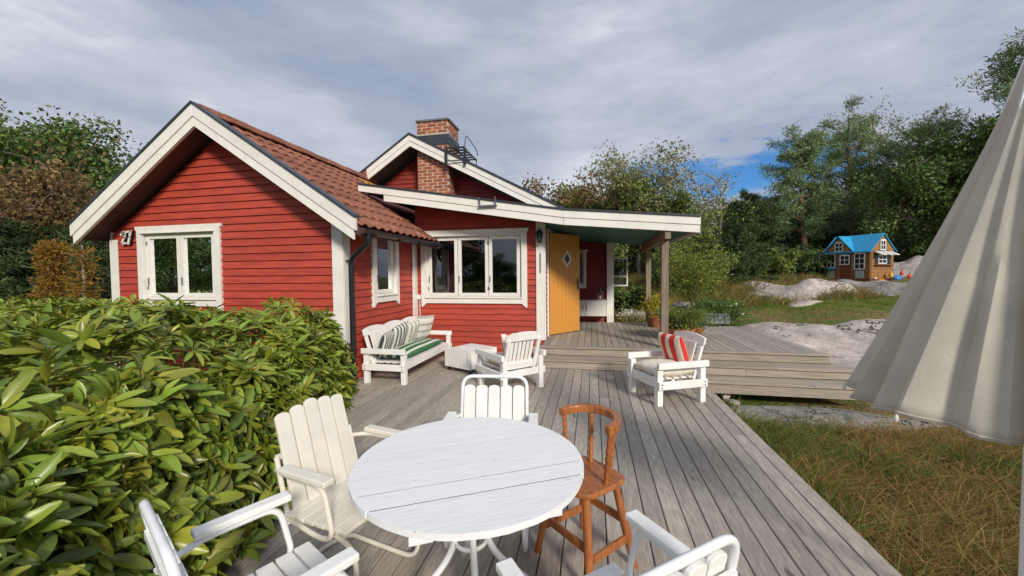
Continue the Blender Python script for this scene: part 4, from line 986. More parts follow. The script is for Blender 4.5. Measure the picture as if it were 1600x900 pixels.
# ---- closed parasol
ux, uy = 1.675, 1.86; ug = T1(ux, uy)
um = thing('parasol', 'half-folded cream canvas parasol on a white pole beside the deck', 'parasol', (ux, uy, ug)); zt, zb, RB, nr = 2.40-ug, .97-ug, .52, 8
MB().tube([(0, 0, -.1), (0, 0, 2.52-ug)], .021, 14).build('pole', 'white_metal', um)
MB().lathe([(.03, 2.43-ug), (.035, 2.46-ug), (.012, 2.53-ug), (.004, 2.56-ug)], n=14).build('finial', 'white_metal', um)
NA, NT = nr*16, 30; V_, F_ = [], []
for i in range(NT+1):
    t = i/NT
    for k in range(NA):
        a = 2*math.pi*k/NA + .25; ph = (k % 16)/16; seg = k//16; ph = ph + .10*math.sin(math.pi*ph)*math.sin(2.6*t+seg*1.9)
        rib = RB*(t**1.18)+.03
        wob = .10*math.sin(seg*2.4+1)                                # every panel hangs its own way
        fold = (math.sin(math.pi*ph)**.8)*(.20+.07*math.sin(seg*1.7)) + .095*math.sin(2*math.pi*(ph*2.4+wob))*math.sin(math.pi*ph)*(.6+.4*t) + .045*math.sin(2*math.pi*ph*4.5+seg*2+2*t)*math.sin(math.pi*ph)
        r = rib*(1-fold*t**.75)
        sag = -.035*math.sin(math.pi*ph)*t*t + .012*math.sin(9*t+seg)*math.sin(math.pi*ph)*t
        V_.append((r*math.cos(a+.10*math.sin(math.pi*ph)*t*math.sin(seg*2.1)), r*math.sin(a+.10*math.sin(math.pi*ph)*t*math.sin(seg*2.1)), zt+(zb-zt)*t+sag - .0))
for i in range(NT):
    for k in range(NA): F_.append((i*NA+k, i*NA+(k+1) % NA, (i+1)*NA+(k+1) % NA, (i+1)*NA+k))
mb = MB(); mb.add(V_, F_, True); can = mb.build('canopy', 'canvas', um)
so = can.modifiers.new('thick', 'SOLIDIFY'); so.thickness = .004
for s in range(nr):
    a = 2*math.pi*s/nr+.25; r = RB+.03
    MB().tube([((RB*q**1.18+.03)*.955*math.cos(a), (RB*q**1.18+.03)*.955*math.sin(a), zt+(zb-zt)*q+.004) for q in (0, .2, .4, .6, .8, .985)], .007, 6).build('rib', 'white_metal', um)
    MB().lathe([(.003, .014), (.007, .004), (.007, -.006), (.003, -.014)], ((r+.006)*math.cos(a), (r+.006)*math.sin(a), zb-.012), 10).build('rib_tip', 'plastic_white', um)
    b = (a+2*math.pi/nr/2)
    hem = [(V_[NT*NA + s*16+q][0]*1.004, V_[NT*NA+s*16+q][1]*1.004, V_[NT*NA+s*16+q][2]+.012) for q in range(16)] + [(V_[NT*NA+((s+1)*16) % NA][0]*1.004, V_[NT*NA+((s+1)*16) % NA][1]*1.004, V_[NT*NA+((s+1)*16) % NA][2]+.012)]
    MB().tube(hem, .0035, 5).build('hem_cord', 'canvas', um)

# ---- playhouse
phx, phy = at_depth(1340, 18.1); ph_ = ray(1340, 430); rzp = math.atan2(ph_.y, ph_.x) - math.pi/2 + math.radians(-33)
pz0 = 1.52 - (437-424.5)/600*18.2
plh = thing('playhouse', 'small wooden playhouse with bright blue roof and white windows on the rock', 'playhouse', (phx, phy, pz0), rzp); plh.scale = (1.04, 1.16, 1.28)
# local: front faces -y (towards us, left face of the corner), right end faces +x
W2, D2, EH, RH = .92, .62, 1.02, 1.60
MB().box(-W2, W2, -D2, D2, .04, EH).build('wall', 'playhouse_wood', plh)
MB().box(-W2-.05, W2+.05, -D2-.05, D2+.05, -.25, .04).build('base', 'playhouse_brown', plh)
MB().prism([(-D2-.02, EH), (D2+.02, EH), (0, RH-.05)], -W2-.005, W2+.012, lambda a, b, q: (q, a, b)).build('end_gable', 'playhouse_wood', plh)
gx0, gx1 = -.86, .30; gm_ = (gx0+gx1)/2
MB().prism([(gx0, EH), (gx1, EH), (gm_, RH-.06)], -D2-.06, 0, lambda a, b, q: (a, q, b)).build('front_gable', 'playhouse_wood', plh)
rf = MB()
for s in (-1, 1): rf.prism([(s*(D2+.10), EH-.06), (0, RH), (0, RH+.03), (s*(D2+.10), EH-.03)], -W2-.06, W2+.07, lambda a, b, q: (q, a, b))
rfo = rf.build('roof', 'playhouse_blue', plh)
rf = MB(); h_ = (gx1-gx0)/2
for s in (-1, 1): rf.prism([(gm_+s*(h_+.08), EH-.06), (gm_, RH-.03), (gm_, RH), (gm_+s*(h_+.08), EH-.03)], -D2-.12, .02, lambda a, b, q: (a, q, b))
rf.build('front_gable_roof', 'playhouse_blue', plh)
for k in range(9):
    zz = .06+k*.105
    MB().box(W2+.001, W2+.018, -D2+.03, D2-.03, zz, zz+.098).build('cladding_board', 'playhouse_wood', plh)
MB().box(-.30, .22, -D2-.02, -D2-.001, .05, .96).build('front_panel', 'playhouse_brown', plh)
for xx in (-.92, -.32, .22, .87): MB().box(xx, xx+.06, -D2-.035, -D2-.021, .04, EH).build('corner_post', 'playhouse_wood', plh)
def pwin(cx_, cz, w, h, nx, nz, face='f'):
    F = (lambda s, o, z: (s, -D2-.036-o, z)) if face == 'f' else (lambda s, o, z: (W2+.019+o, s, z))
    if face == 'g': F = lambda s, o, z: (s, -D2-.061-o, z)
    m = MB(); t_ = .035; m.box(cx_-w/2, cx_-w/2+t_, 0, .02, cz-h/2, cz+h/2, fr=F).box(cx_+w/2-t_, cx_+w/2, 0, .02, cz-h/2, cz+h/2, fr=F).box(cx_-w/2+t_, cx_+w/2-t_, 0, .02, cz+h/2-t_, cz+h/2+.02, fr=F).box(cx_-w/2+t_, cx_+w/2-t_, 0, .02, cz-h/2, cz-h/2+t_, fr=F)
    for i in range(1, nx): x = cx_-w/2+i*w/nx; m.box(x-.011, x+.011, .002, .016, cz-h/2+t_, cz+h/2-t_, fr=F)
    for i in range(1, nz): z = cz-h/2+i*h/nz; m.box(cx_-w/2+t_, cx_+w/2-t_, .003, .017, z-.011, z+.011, fr=F)
    w_ = m.build('window', 'plastic_white', plh); MB().box(cx_-w/2+.02, cx_+w/2-.02, .0005, .0018, cz-h/2+.02, cz+h/2-.02, fr=F).build('pane', 'black_metal', w_)
pwin(-.62, .70, .38, .52, 2, 3); pwin(-.05, .72, .40, .36, 2, 2); pwin(.54, .66, .42, .58, 2, 3)
pwin(gm_, 1.20, .34, .34, 2, 2, 'g'); pwin(0, 1.21, .30, .36, 2, 2, 'r')
for xx in (-.62, .54): MB().box(xx-.15, xx+.15, -D2-.05, -D2-.022, .05, .33).build('lower_panel', 'playhouse_grey', plh)
MB().box(-.85, -.40, -D2-.13, -D2-.04, .37, .44).build('flower_box', 'playhouse_blue', plh)
MB().box(W2+.019, W2+.03, -.42, .42, .55, .88).build('serving_hatch', 'black_metal', plh)
pwin(-.02, .71, .46, .30, 2, 2, 'r')
MB().box(W2+.02, W2+.14, -.46, .46, .50, .53).build('counter', 'playhouse_brown', plh)
for k in range(6): MB().prism([(W2+.02, .98), (W2+.30, .86), (W2+.30, .88), (W2+.02, 1.0)], -.5+k*1/6, -.5+(k+1)/6-.004, lambda a, b, q: (a, q, b)).build('awning_strip', 'plastic_white' if k % 2 else 'playhouse_grey', plh)
# toys in front of the playhouse
def toy(label, u, v, mat, sx, sy, sz, k):
    d = 17.0; r = ray(u, v) * (d/F_PX); p = CAM + r
    t_ = thing('toy', label, 'toy', (p.x, p.y, p.z), k); MB().lathe([(.5, 0), (.62, .25), (.5, .7), (.2, 1.0), (.05, 1.02)], n=10).build('toy_body', mat, t_, 0); t_.scale = (sx, sy, sz)
    MB().tube([(-.5, 0, .6), (-.3, 0, 1.3), (.3, 0, 1.3), (.5, 0, .6)], .09, 6).build('handle', mat, t_)
toy('orange plastic toy lying in front of the playhouse corner', 1378, 440.5, 'plastic_yellow', .26, .17, .10, .3)
toy('white toy plate beside the orange toy at the playhouse', 1367, 436, 'plastic_white', .20, .14, .06, 1)
toy('yellow toy bucket by the end wall of the playhouse', 1392, 433, 'plastic_yellow', .13, .13, .22, 1)
toy('blue plastic toy tub on the rock beside the playhouse', 1402, 437, 'plastic_blue', .30, .2, .16, .2)
toy('red toy shovel head behind the blue tub', 1409, 430, 'plastic_red', .12, .10, .20, .7)
toy('pink-red toy truck at the rock next to the blue tub', 1421, 434, 'plastic_red', .20, .14, .14, .7)

# ================================================================== VEGETATION
def leaf_object(name, mat, V_, Q, parent=None, kind=None):
    o = link_mesh(name, np_mesh(name, V_, Q, mat), parent)
    if kind: o['kind'] = kind
    return o
# ---- rhododendron hedge
def hedge_edge(y): return np.interp(y, [-.2, .3, .6, 1.0, 1.95, 3.0, 4.0, 4.6], [-.80, -1.0, -1.22, -1.62, -1.95, -2.40, -2.85, -3.15])
def hedge_surface(x, y):
    d = np.minimum(hedge_edge(y)-x, (4.62-y)*1.6)
    bump = .10*np.sin(2.1*x+1.3*y)*np.sin(1.7*y-.8*x+1) + .085*np.sin(5.1*x+.7)*np.sin(4.7*y+1.9) + .05*np.sin(9.3*x+2*y)*np.sin(8.1*y-x)
    near = np.interp(np.hypot(x, y), [1.2, 2.6, 4.5], [-.10, 0.0, .06])
    return (1.05+bump+near)*np.clip(1-np.exp(-np.clip(d, 0, 9)/.22), 0, 1)
hedge = thing('rhododendron_hedge', 'large rhododendron hedge with glossy green leaves filling the corner by the gable wall', 'hedge', (-3.4, 2.6, -.25))
HO = np.array([-3.4, 2.6, -.25])
def rosettes(n, depth, lo, hi, nl):
    """whorls of leaves on the hedge surface, sunk by depth"""
    m = n*4; y = RNG.uniform(-.15, 4.6, m); side = RNG.random(m) < .5
    d = np.where(side, RNG.uniform(0, .55, m)**1.3, RNG.uniform(.2, 6.0, m)**1.0); x = hedge_edge(y)-d
    z = hedge_surface(x, y)
    ok = (z > .02) & (np.hypot(x, y) > .62); x, y, z = x[ok], y[ok], z[ok]
    # favour what is near: thin out with distance
    r = np.hypot(x, y); keep = RNG.random(len(x)) < np.interp(r, [.6, 2, 4, 7], [1, 1, .8, .5]); x, y, z = x[keep][:n], y[keep][:n], z[keep][:n]
    e = .03; nx = -(hedge_surface(x+e, y)-hedge_surface(x-e, y))/(2*e); ny = -(hedge_surface(x, y+e)-hedge_surface(x, y-e))/(2*e)
    nrm = unit(np.stack([np.clip(nx, -3, 3), np.clip(ny, -3, 3), np.ones_like(x)], -1))
    c = np.stack([x, y, z], -1) - nrm*(depth + RNG.uniform(-.03, .06, (len(x), 1)))
    ax = unit(nrm*.8 + np.array([0, 0, .35]) + RNG.normal(size=nrm.shape)*.38)
    P, A, N_, L_ = [], [], [], []
    t1 = unit(np.cross(ax, rand_dirs(len(x)))); t2 = np.cross(ax, t1); size = RNG.uniform(lo, hi, len(x))
    for k in range(nl):
        th_ = 2*math.pi*(k*.382) + RNG.uniform(-.25, .25, len(x)); up = RNG.uniform(-.25, .55, len(x)) + (.5 if k >= nl-3 else 0)
        dr = t1*np.cos(th_)[:, None] + t2*np.sin(th_)[:, None]; a = unit(dr + ax*up[:, None])
        P.append(c + dr*.008); A.append(a); N_.append(ax + dr*-.3*up[:, None]); L_.append(size*RNG.uniform(.7, 1.12, len(x))*(.72 if k >= nl-3 else 1))
    return c, ax, np.concatenate(P), np.concatenate(A), np.concatenate(N_), np.concatenate(L_)
c0_, ax0, P, A, N_, L_ = rosettes(1600, 0.0, .115, .21, 10)
c1_, ax1, P1, A1, N1, L1 = rosettes(1300, .13, .11, .16, 8)
c2_, ax2, P2, A2, N2, L2 = rosettes(1500, .25, .11, .15, 7)
Pa, Aa, Na, La = [np.concatenate(q) for q in ((P, P1, P2), (A, A1, A2), (N_, N1, N2), (L_, L1, L2))]
Wd = La*RNG.uniform(.25, .33, len(La))
# the leaves that show largest become parts of their own
Rm = np.array(ROT); rel = (Pa+Aa*La[:, None]*.5 - np.array([0, 0, CAM_H])) @ Rm      # camera coordinates
uu, vv = 800+F_PX*rel[:, 0]/np.maximum(rel[:, 2], .05), 450+F_PX*rel[:, 1]/np.maximum(rel[:, 2], .05)
vis = (rel[:, 2] > .3) & (uu > -20) & (uu < 640) & (vv > 430) & (vv < 915); vis[len(P):] = False
score = np.where(vis, La/np.maximum(rel[:, 2], .1), 0); top = np.argsort(-score)[:300]
lmesh = np_mesh('leaf', LEAF_RHODO[0], LEAF_RHODO[1], 'rhodo_leaf_single', True)
for i in top:
    a = Vector(Aa[i]).normalized(); s = Vector(Na[i]).cross(a).normalized(); n = a.cross(s)
    o = bpy.data.objects.new('leaf', lmesh); col.objects.link(o); o.parent = hedge; p = Pa[i]-HO
    M = Matrix(((a.x, s.x, n.x), (a.y, s.y, n.y), (a.z, s.z, n.z))).to_4x4(); M.translation = Vector(p)
    o.matrix_basis = M @ Matrix.Diagonal((La[i], Wd[i], La[i], 1))
rest = np.ones(len(Pa), bool); rest[top] = False
V_, Q = leaf_arrays(Pa[rest]-HO, Aa[rest], Na[rest], La[rest], Wd[rest], LEAF_RHODO)
o = link_mesh('foliage', np_mesh('foliage', V_, Q, 'rhodo_leaf', True), hedge); o['kind'] = 'stuff'
# pale buds and young leaves at the whorl centres
ky = RNG.random(len(c0_)) < .55; cc, aa = c0_[ky], ax0[ky]; n = len(cc)
P3 = np.repeat(cc, 4, 0); A3 = unit(np.repeat(aa, 4, 0) + RNG.normal(size=(n*4, 3))*.45); V_, Q = leaf_arrays(P3-HO, A3, rand_dirs(n*4), RNG.uniform(.03, .065, n*4), RNG.uniform(.010, .018, n*4), LEAF_RHODO)
o = link_mesh('young_leaves', np_mesh('young_leaves', V_, Q, 'rhodo_young', True), hedge); o['kind'] = 'stuff'
bm_ = MB()
for i in range(0, len(c0_), 9):
    p = c0_[i]; b = np.array([p[0]*.9-.35, p[1]*.92+.15, -.2]); m = (p*.6+b*.4) + np.array([0, 0, -.12])
    bm_.tube([tuple(b-HO), tuple(m-HO), tuple(p-HO)], [.016, .010, .004], 5)
o = bm_.build('branches', 'twig', hedge); o['kind'] = 'stuff'
for px, py, zz in ((358, 802, .25), (240, 455, 1.12), (520, 520, .8)):
    q = onZ(px, py, zz); V_, Q = leaf_arrays(np.array([q])-HO, np.array([(.4, -.5, -.3)]), np.array([(-.3, -.5, .8)]), .10, .035, LEAF_RHODO); link_mesh('withered_leaf', np_mesh('withered_leaf', V_, Q, 'leaf_rust'), hedge)

# ---- trees
def limb(mb, p, d, L_, r, n=5, wob=.25, droop=0.0):
    pts, rs = [Vector(p)], [r]; d = Vector(d).normalized()
    for i in range(n):
        d = (d + Vector(RNG.normal(size=3))*wob/n**.5*.6 + Vector((0, 0, -droop/n))).normalized(); pts.append(pts[-1]+d*L_/n); rs.append(r*(1-(i+1)/n*.82))
    mb.tube(pts, rs, 6, cap=False); return pts
def tree(name, label, u, depth, top_v, kind, leafmat, barkmat='bark', spread=.42, nleaf=11000, leaf=.17, group=None, cat='tree', seed=0, loc=None, height=None, base_frac=.25, gap=1.0):
    global RNG
    RNG = np.random.default_rng(100+seed)
    x, y = at_depth(u, depth) if loc is None else loc
    g = T1(x, y); H = (1.52+(424.5-top_v)/F_PX*depth - g) if height is None else height
    t = thing(name, label, cat, (x, y, g), 0, group); tr = MB(); tips = []
    if kind == 'broad':
        st = limb(tr, (0, 0, -.2), (RNG.normal()*.06, RNG.normal()*.06, 1), H*.72, (H*.022+.03)*(.55 if 'birch' in name else 1), 7, .18)
        nl = 13
        for k in range(nl):
            f = base_frac+(1-base_frac)*k/nl; i = f*.98*(len(st)-1); p = st[int(i)].lerp(st[min(int(i)+1, len(st)-1)], i % 1); a = k*2.4+RNG.uniform(-.4, .4)
            Lk = H*spread*(.55+.75*math.sin(math.pi*min(1, .15+f*.8)))*RNG.uniform(.75, 1.1)
            b = limb(tr, p, (math.cos(a), math.sin(a), .45+.7*f), Lk, (H*.009+.012)*(.5 if 'birch' in name else 1), 5, .35)
            for q in b[2:]:
                tips.append(q)
                for _ in range(2): 
                    e = limb(tr, q, tuple(RNG.normal(size=3)*.7+np.array([math.cos(a)*.5, math.sin(a)*.5, .45])), Lk*.42, H*.004+.006, 3, .4); tips += [e[-1], e[-2]]
        sig = H*.050*gap
    elif kind == 'pine':
        st = limb(tr, (0, 0, -.2), (RNG.normal()*.05, RNG.normal()*.05, 1), H*.97, H*.016+.05, 9, .12)
        for k in range(34):
            f = base_frac+(1-base_frac)*(k/33)**.9; i = min(f*(len(st)-1), len(st)-1.001); p = st[int(i)].lerp(st[int(i)+1], i % 1); a = k*2.4+RNG.uniform(-.5, .5)
            Lk = H*spread*(.35+.75*math.sin(math.pi*min(1., .20+(1-f)*.72)))*RNG.uniform(.6, 1.1)
            b = limb(tr, p, (math.cos(a), math.sin(a), .22+.5*f), Lk, H*.006+.01, 5, .3)
            for q in b[2:]:
                tips.append(q)
                e = limb(tr, q, tuple(RNG.normal(size=3)*.5+np.array([math.cos(a)*.6, math.sin(a)*.6, .25])), Lk*.38, .012, 3, .3); tips += [e[-1], e[-2]]
        sig = H*.021*gap
    elif kind == 'cone':
        st = limb(tr, (0, 0, -.2), (0, 0, 1), H*.96, H*.012+.03, 7, .06)
        for k in range(60):
            f = .04+.94*k/60; i = min(f*(len(st)-1), len(st)-1.001); p = st[int(i)].lerp(st[int(i)+1], i % 1); a = k*2.4+RNG.uniform(-.5, .5)
            Lk = H*spread*((1-f)**.75+.06)*RNG.uniform(.7, 1.1)
            b = limb(tr, p, (math.cos(a), math.sin(a), .25-.2*(1-f)), Lk, .012+.004*H*(1-f), 4, .2, droop=.35); tips += b[1:]
        sig = H*.026*gap+.03
    elif kind == 'shrub':
        for k in range(9):
            a = k*2.4; b = limb(tr, (RNG.normal()*.08*H, RNG.normal()*.08*H, -.1), (math.cos(a)*spread*1.6, math.sin(a)*spread*1.6, 1), H*RNG.uniform(.7, 1.0), .012+.008*H, 6, .35)
            for q in b[1:]:
                e = limb(tr, q, tuple(RNG.normal(size=3)*.8+np.array([0, 0, .4])), H*.22, .008, 3, .4); tips += [q, e[-1], e[-2]]
        sig = H*.055*gap
    tr.build('trunk', barkmat, t)
    tp_ = np.array([tuple(q) for q in tips]); idx = RNG.integers(0, len(tp_), nleaf)
    # uneven clumps: some tips carry far more foliage than others
    wgt = RNG.gamma(1.2, 1, len(tp_)); idx = RNG.choice(len(tp_), nleaf, p=wgt/wgt.sum())
    flat_ = np.array([1, 1, .55]) if kind in ('pine', 'cone') else np.array([1, 1, .8])
    pos = tp_[idx] + np.clip(RNG.normal(size=(nleaf, 3)), -1.6, 1.6)*sig*flat_
    pos[:, 2] = np.maximum(pos[:, 2], .03)
    size = leaf*RNG.uniform(.6, 1.25, nleaf)
    if kind in ('pine', 'cone'):
        ax = unit(RNG.normal(size=(nleaf, 3))*.8 + (pos-tp_[idx])/max(sig, .01)*.6 + np.array([0, 0, .25])); V_, Q = leaf_arrays(pos, ax, rand_dirs(nleaf), size*1.25, size*.30, LEAF_DIAMOND)
    else: V_, Q = leaf_arrays(pos, rand_dirs(nleaf)+np.array([0, 0, -.25]), rand_dirs(nleaf)*.8+np.array([0, 0, .7]), size, size*.62, LEAF_DIAMOND)
    link_mesh('crown', np_mesh('crown', V_, Q, leafmat), t)
    k_ = H/np.percentile(pos[:, 2], 99.3); t.scale = (k_, k_, k_)
    return t
GB = 'trees and bushes around the plot'
# left of the house
t1 = tree('oak_tree', 'tall dark green leafy tree rising behind the tiled wing', 60, 17, 160, 'broad', 'leaf_dark', spread=.40, nleaf=26000, leaf=.19, seed=1, group=GB)
tree('oak_tree', 'dark green tree with two thin tops close behind the gable roof', 160, 18.5, 200, 'broad', 'leaf_dark', spread=.34, nleaf=20000, leaf=.19, seed=2, group=GB)
tree('brown_tree', 'large brownish tree in front of the dark green tree', 8, 12.5, 215, 'broad', 'leaf_brown', spread=.48, nleaf=22000, leaf=.15, seed=3, group=GB, base_frac=.1)
tree('brown_tree', 'smaller brownish bushy tree beside the larger brown one', 105, 13.5, 285, 'broad', 'leaf_brown', spread=.50, nleaf=18000, leaf=.14, seed=4, group=GB, base_frac=.08)
tree('cypress', 'broad rust-yellow conifer behind the hedge', 76, 9.6, 370, 'cone', 'leaf_rust', spread=.125, nleaf=6500, leaf=.08, seed=5, group=GB)
tree('cypress', 'slim rust-tipped conifer with pale stem near the house corner', 128, 9.4, 378, 'cone', 'leaf_rust', 'birch_bark', spread=.06, nleaf=2000, leaf=.08, seed=6, group=GB)
tree('spruce_tree', 'dark spruce in the shade left of the rust conifers', 20, 11.0, 340, 'cone', 'needle_dark', spread=.38, nleaf=15000, leaf=.12, seed=7, group=GB)
tree('spruce_tree', 'dark spruce between the rust conifers and the house corner', 160, 12.0, 330, 'cone', 'needle_dark', spread=.42, nleaf=15000, leaf=.12, seed=8, group=GB)
tree('spruce_tree', 'low dark conifer behind the rust-yellow one', 90, 12.0, 350, 'cone', 'needle_dark', spread=.45, nleaf=13000, leaf=.12, seed=9, group=GB)
# right of the house
tree('willow_bush', 'pale green bushy tree just right of the main gable', 862, 24, 287, 'broad', 'leaf_light', spread=.45, nleaf=12000, leaf=.17, seed=10, group=GB, base_frac=.1)
tree('willow_bush', 'brownish bushy tree next to the pale green one behind the porch roof', 905, 23, 283, 'broad', 'leaf_brown', spread=.40, nleaf=11000, leaf=.17, seed=11, group=GB, base_frac=.1)
tree('birch_tree', 'tall sparse grey-brown birch above the porch roof', 1000, 21, 234, 'broad', 'leaf_grey', 'birch_bark', spread=.31, nleaf=10000, leaf=.13, seed=12, group=GB, gap=1.0)
tree('leafy_tree', 'mid green tree behind the tall sparse birch', 962, 23, 290, 'broad', 'leaf_mid', spread=.50, nleaf=15000, leaf=.17, seed=13, group=GB, base_frac=.05)
tree('leafy_tree', 'green tree filling the gap right of the birch', 1045, 20, 305, 'broad', 'leaf_mid', spread=.50, nleaf=15000, leaf=.15, seed=14, group=GB, base_frac=.05)
tree('birch_tree', 'thin nearly bare birch left of the blue sky gap', 1092, 22, 268, 'broad', 'leaf_grey', 'birch_bark', spread=.20, nleaf=900, leaf=.10, seed=15, group=GB)
tree('birch_tree', 'thin bare birch beneath the blue sky gap', 1122, 22, 262, 'broad', 'leaf_grey', 'birch_bark', spread=.16, nleaf=500, leaf=.10, seed=16, group=GB)
tree('spruce_tree', 'broad dark juniper at the meadow edge', 1150, 17.5, 318, 'cone', 'needle_dark', spread=.36, nleaf=17000, leaf=.13, seed=17, group=GB)
tree('spruce_tree', 'dark conifer right of the broad juniper', 1195, 21, 318, 'cone', 'needle_dark', spread=.34, nleaf=15000, leaf=.14, seed=18, group=GB)
tree('pine_tree', 'leaning pine at the right edge of the blue sky gap', 1262, 25, 208, 'pine', 'needle_pine', 'pine_bark', spread=.22, nleaf=17000, leaf=.20, seed=19, group=GB, base_frac=.3)
tree('pine_tree', 'tall pine behind the playhouse roof', 1335, 27, 180, 'pine', 'needle_pine', 'pine_bark', spread=.28, nleaf=20000, leaf=.20, seed=20, group=GB, base_frac=.28)
tree('pine_tree', 'pine with reddish bare trunk behind the playhouse end wall', 1400, 24, 200, 'pine', 'needle_pine', 'pine_bark', spread=.30, nleaf=13000, leaf=.19, seed=21, group=GB, base_frac=.42)
tree('birch_tree', 'greyish half-bare birch beside the pine with reddish trunk', 1425, 27, 172, 'broad', 'leaf_grey', 'birch_bark', spread=.25, nleaf=4500, leaf=.13, seed=22, group=GB)
tree('leafy_tree', 'dark leafy tree between the pines and the parasol', 1475, 22, 215, 'broad', 'leaf_dark', spread=.42, nleaf=16000, leaf=.18, seed=23, group=GB, base_frac=.05)
tree('leafy_tree', 'olive green tree behind the parasol canopy', 1535, 22, 222, 'broad', 'leaf_mid', spread=.40, nleaf=14000, leaf=.18, seed=24, group=GB, base_frac=.1)
tree('pine_tree', 'tallest pine, reaching above the parasol top', 1630, 20, 95, 'pine', 'needle_pine', 'pine_bark', spread=.21, nleaf=14000, leaf=.19, seed=25, group=GB, base_frac=.4)
# darker wood behind, one tree at a time
src = tree('wood_tree', 'dark tree of the wood behind the garden', 1290, 33, 305, 'broad', 'leaf_dark', spread=.48, nleaf=15000, leaf=.24, seed=26, group='wood behind the garden', base_frac=.02)
srcp = tree('wood_pine', 'dark pine of the wood behind the garden', 1365, 34, 285, 'pine', 'needle_dark', 'pine_bark', spread=.34, nleaf=15000, leaf=.24, seed=27, group='wood behind the garden', base_frac=.1)
RNG = np.random.default_rng(5)
for k, (u, d, s) in enumerate(((1010, 33, .85), (1075, 32, .8), (1130, 31, .8), (1185, 34, .9), (1225, 31, .85), (1450, 33, 1.2), (1520, 31, 1.3), (1590, 32, 1.3), (1330, 30, .8), (1410, 31, .9), (1260, 36, 1.0), (930, 34, .75))):
    o = copy_tree(src if k % 3 else srcp); o['label'] = ('dark tree' if k % 3 else 'dark pine') + ' of the wood ' + ('above the porch fascia end', 'left of the thin bare birches', 'between the thin bare birches and the juniper', 'behind the broad juniper', 'below the right end of the blue sky gap', 'right of the reddish pine trunk', 'behind the olive tree', 'behind the tallest pine', 'directly behind the playhouse ridge', 'behind the playhouse end wall', 'behind the leaning pine', 'behind the sparse birch')[k]; x, y = at_depth(u, d); o.location = (x, y, T1(x, y)-.2); o.rotation_euler = (0, 0, k*1.9); s *= (src if k % 3 else srcp).scale[0]; o.scale = (s, s, s)
for k, (x, y, s) in enumerate(((-6.6, -12, .5), (-10, -13, 1.1), (-14, -9, .9), (-1.5, -15, 1.05), (-19, -14, 1.2), (3.0, -22, .9), (-17, -3, .9), (-22, -8, 1.1), (-20, 1, .8))):
    o = copy_tree(src if k % 2 else t1); o.location = (x, y, -.3); o.rotation_euler = (0, 0, k*2.3); s *= .75*(src if k % 2 else t1).scale[0]; o.scale = (s, s, s); o['label'] = 'leafy tree of the row mirrored in the window panes'; o['group'] = 'trees facing the house'
# low bushes at the forest edge
for k, (u, d, tv, m, lb) in enumerate(((1215, 19.5, 392, 'leaf_mid', 'olive bush left of the playhouse'), (1262, 19.5, 398, 'needle_dark', 'dark low bush against the playhouse front'), (1175, 18, 405, 'leaf_light', 'yellow-green bush in tall meadow grass'), (1235, 22, 385, 'leaf_dark', 'dark bush behind the olive one'),
        (1440, 23, 385, 'leaf_mid', 'green bush behind the pale rock hump'), (1480, 21, 380, 'leaf_dark', 'dark bush beside the parasol canopy'), (1290, 24, 380, 'needle_dark', 'dark bush in the shade behind the playhouse'), (1350, 25, 375, 'leaf_dark', 'dark undergrowth bush behind the blue roof'),
        (975, 13, 440, 'leaf_dark', 'dark green bush behind the porch column'), (1000, 14.5, 452, 'leaf_mid', 'green bush between the two porch posts'), (1030, 17, 420, 'leaf_dark', 'dark bush right of the porch post'), (1072, 15.5, 365, 'leaf_light', 'tall yellow-green shrub behind the planters'), (1105, 16.5, 395, 'leaf_mid', 'round shrub next to the tall yellow-green one'))):
    tree('bush', lb, u, d, tv, 'shrub', m, spread=.45, nleaf=5200, leaf=.10 if d < 18 else .13, seed=40+k, group='bushes', cat='bush')

# ---- potted plants on the platform
def pot(mb, r, h): return mb.lathe([(r*.68, 0), (r*.72, .01), (r*.95, h*.82), (r*1.06, h*.82), (r*1.08, h), (r*.95, h), (r*.9, h*.9), (r*.2, h*.88)], n=22)
def foliage(parent, mat, n, r, h, z0, leaf, name='leaves', up=.6, tm=LEAF_DIAMOND, wr=.5):
    c = RNG.normal(size=(n, 3))*np.array([r*.5, r*.5, h*.28]); c[:, 2] = np.clip(c[:, 2]+z0+h*.5, z0-.03, z0+h*1.1)
    V_, Q = leaf_arrays(c, rand_dirs(n)+np.array([0, 0, up])+c*np.array([1, 1, 0])/max(r, .01)*.6, rand_dirs(n)+np.array([0, 0, .6]), leaf*RNG.uniform(.6, 1.2, n), leaf*wr*RNG.uniform(.7, 1.2, n), tm); return link_mesh(name, np_mesh(name, V_, Q, mat), parent)
def on_plat(u, v): p = onZ(u, v, PZ); return (p.x, p.y, PZ)
t = thing('potted_plant', 'terracotta pot with bright yellow-green plant behind the far porch post', 'potted plant', on_plat(1026, 511)); pot(MB(), .17, .27).build('pot', 'terracotta', t); foliage(t, 'leaf_yellow', 1500, .30, .42, .26, .06)
t = thing('potted_plant', 'wide terracotta bowl with feathery green plant beside the near porch post', 'potted plant', on_plat(1062, 531)); pot(MB(), .25, .22).build('pot', 'terracotta', t)
n = 1800; a = RNG.uniform(0, 6.28, n); P_ = np.stack([.13*np.cos(a)*RNG.random(n), .13*np.sin(a)*RNG.random(n), np.full(n, .2)], -1); A_ = np.stack([np.cos(a)*.42, np.sin(a)*.42, np.full(n, 1.)], -1)+RNG.normal(size=(n, 3))*.15
V_, Q = leaf_arrays(P_, A_, rand_dirs(n), RNG.uniform(.25, .62, n), .010, BLADE, bend=np.stack([np.cos(a)*.3, np.sin(a)*.3, np.full(n, -.25)], -1)); link_mesh('stalks', np_mesh('stalks', V_, Q, 'leaf_mid'), t)
foliage(t, 'leaf_mid', 1600, .36, .34, .18, .05)
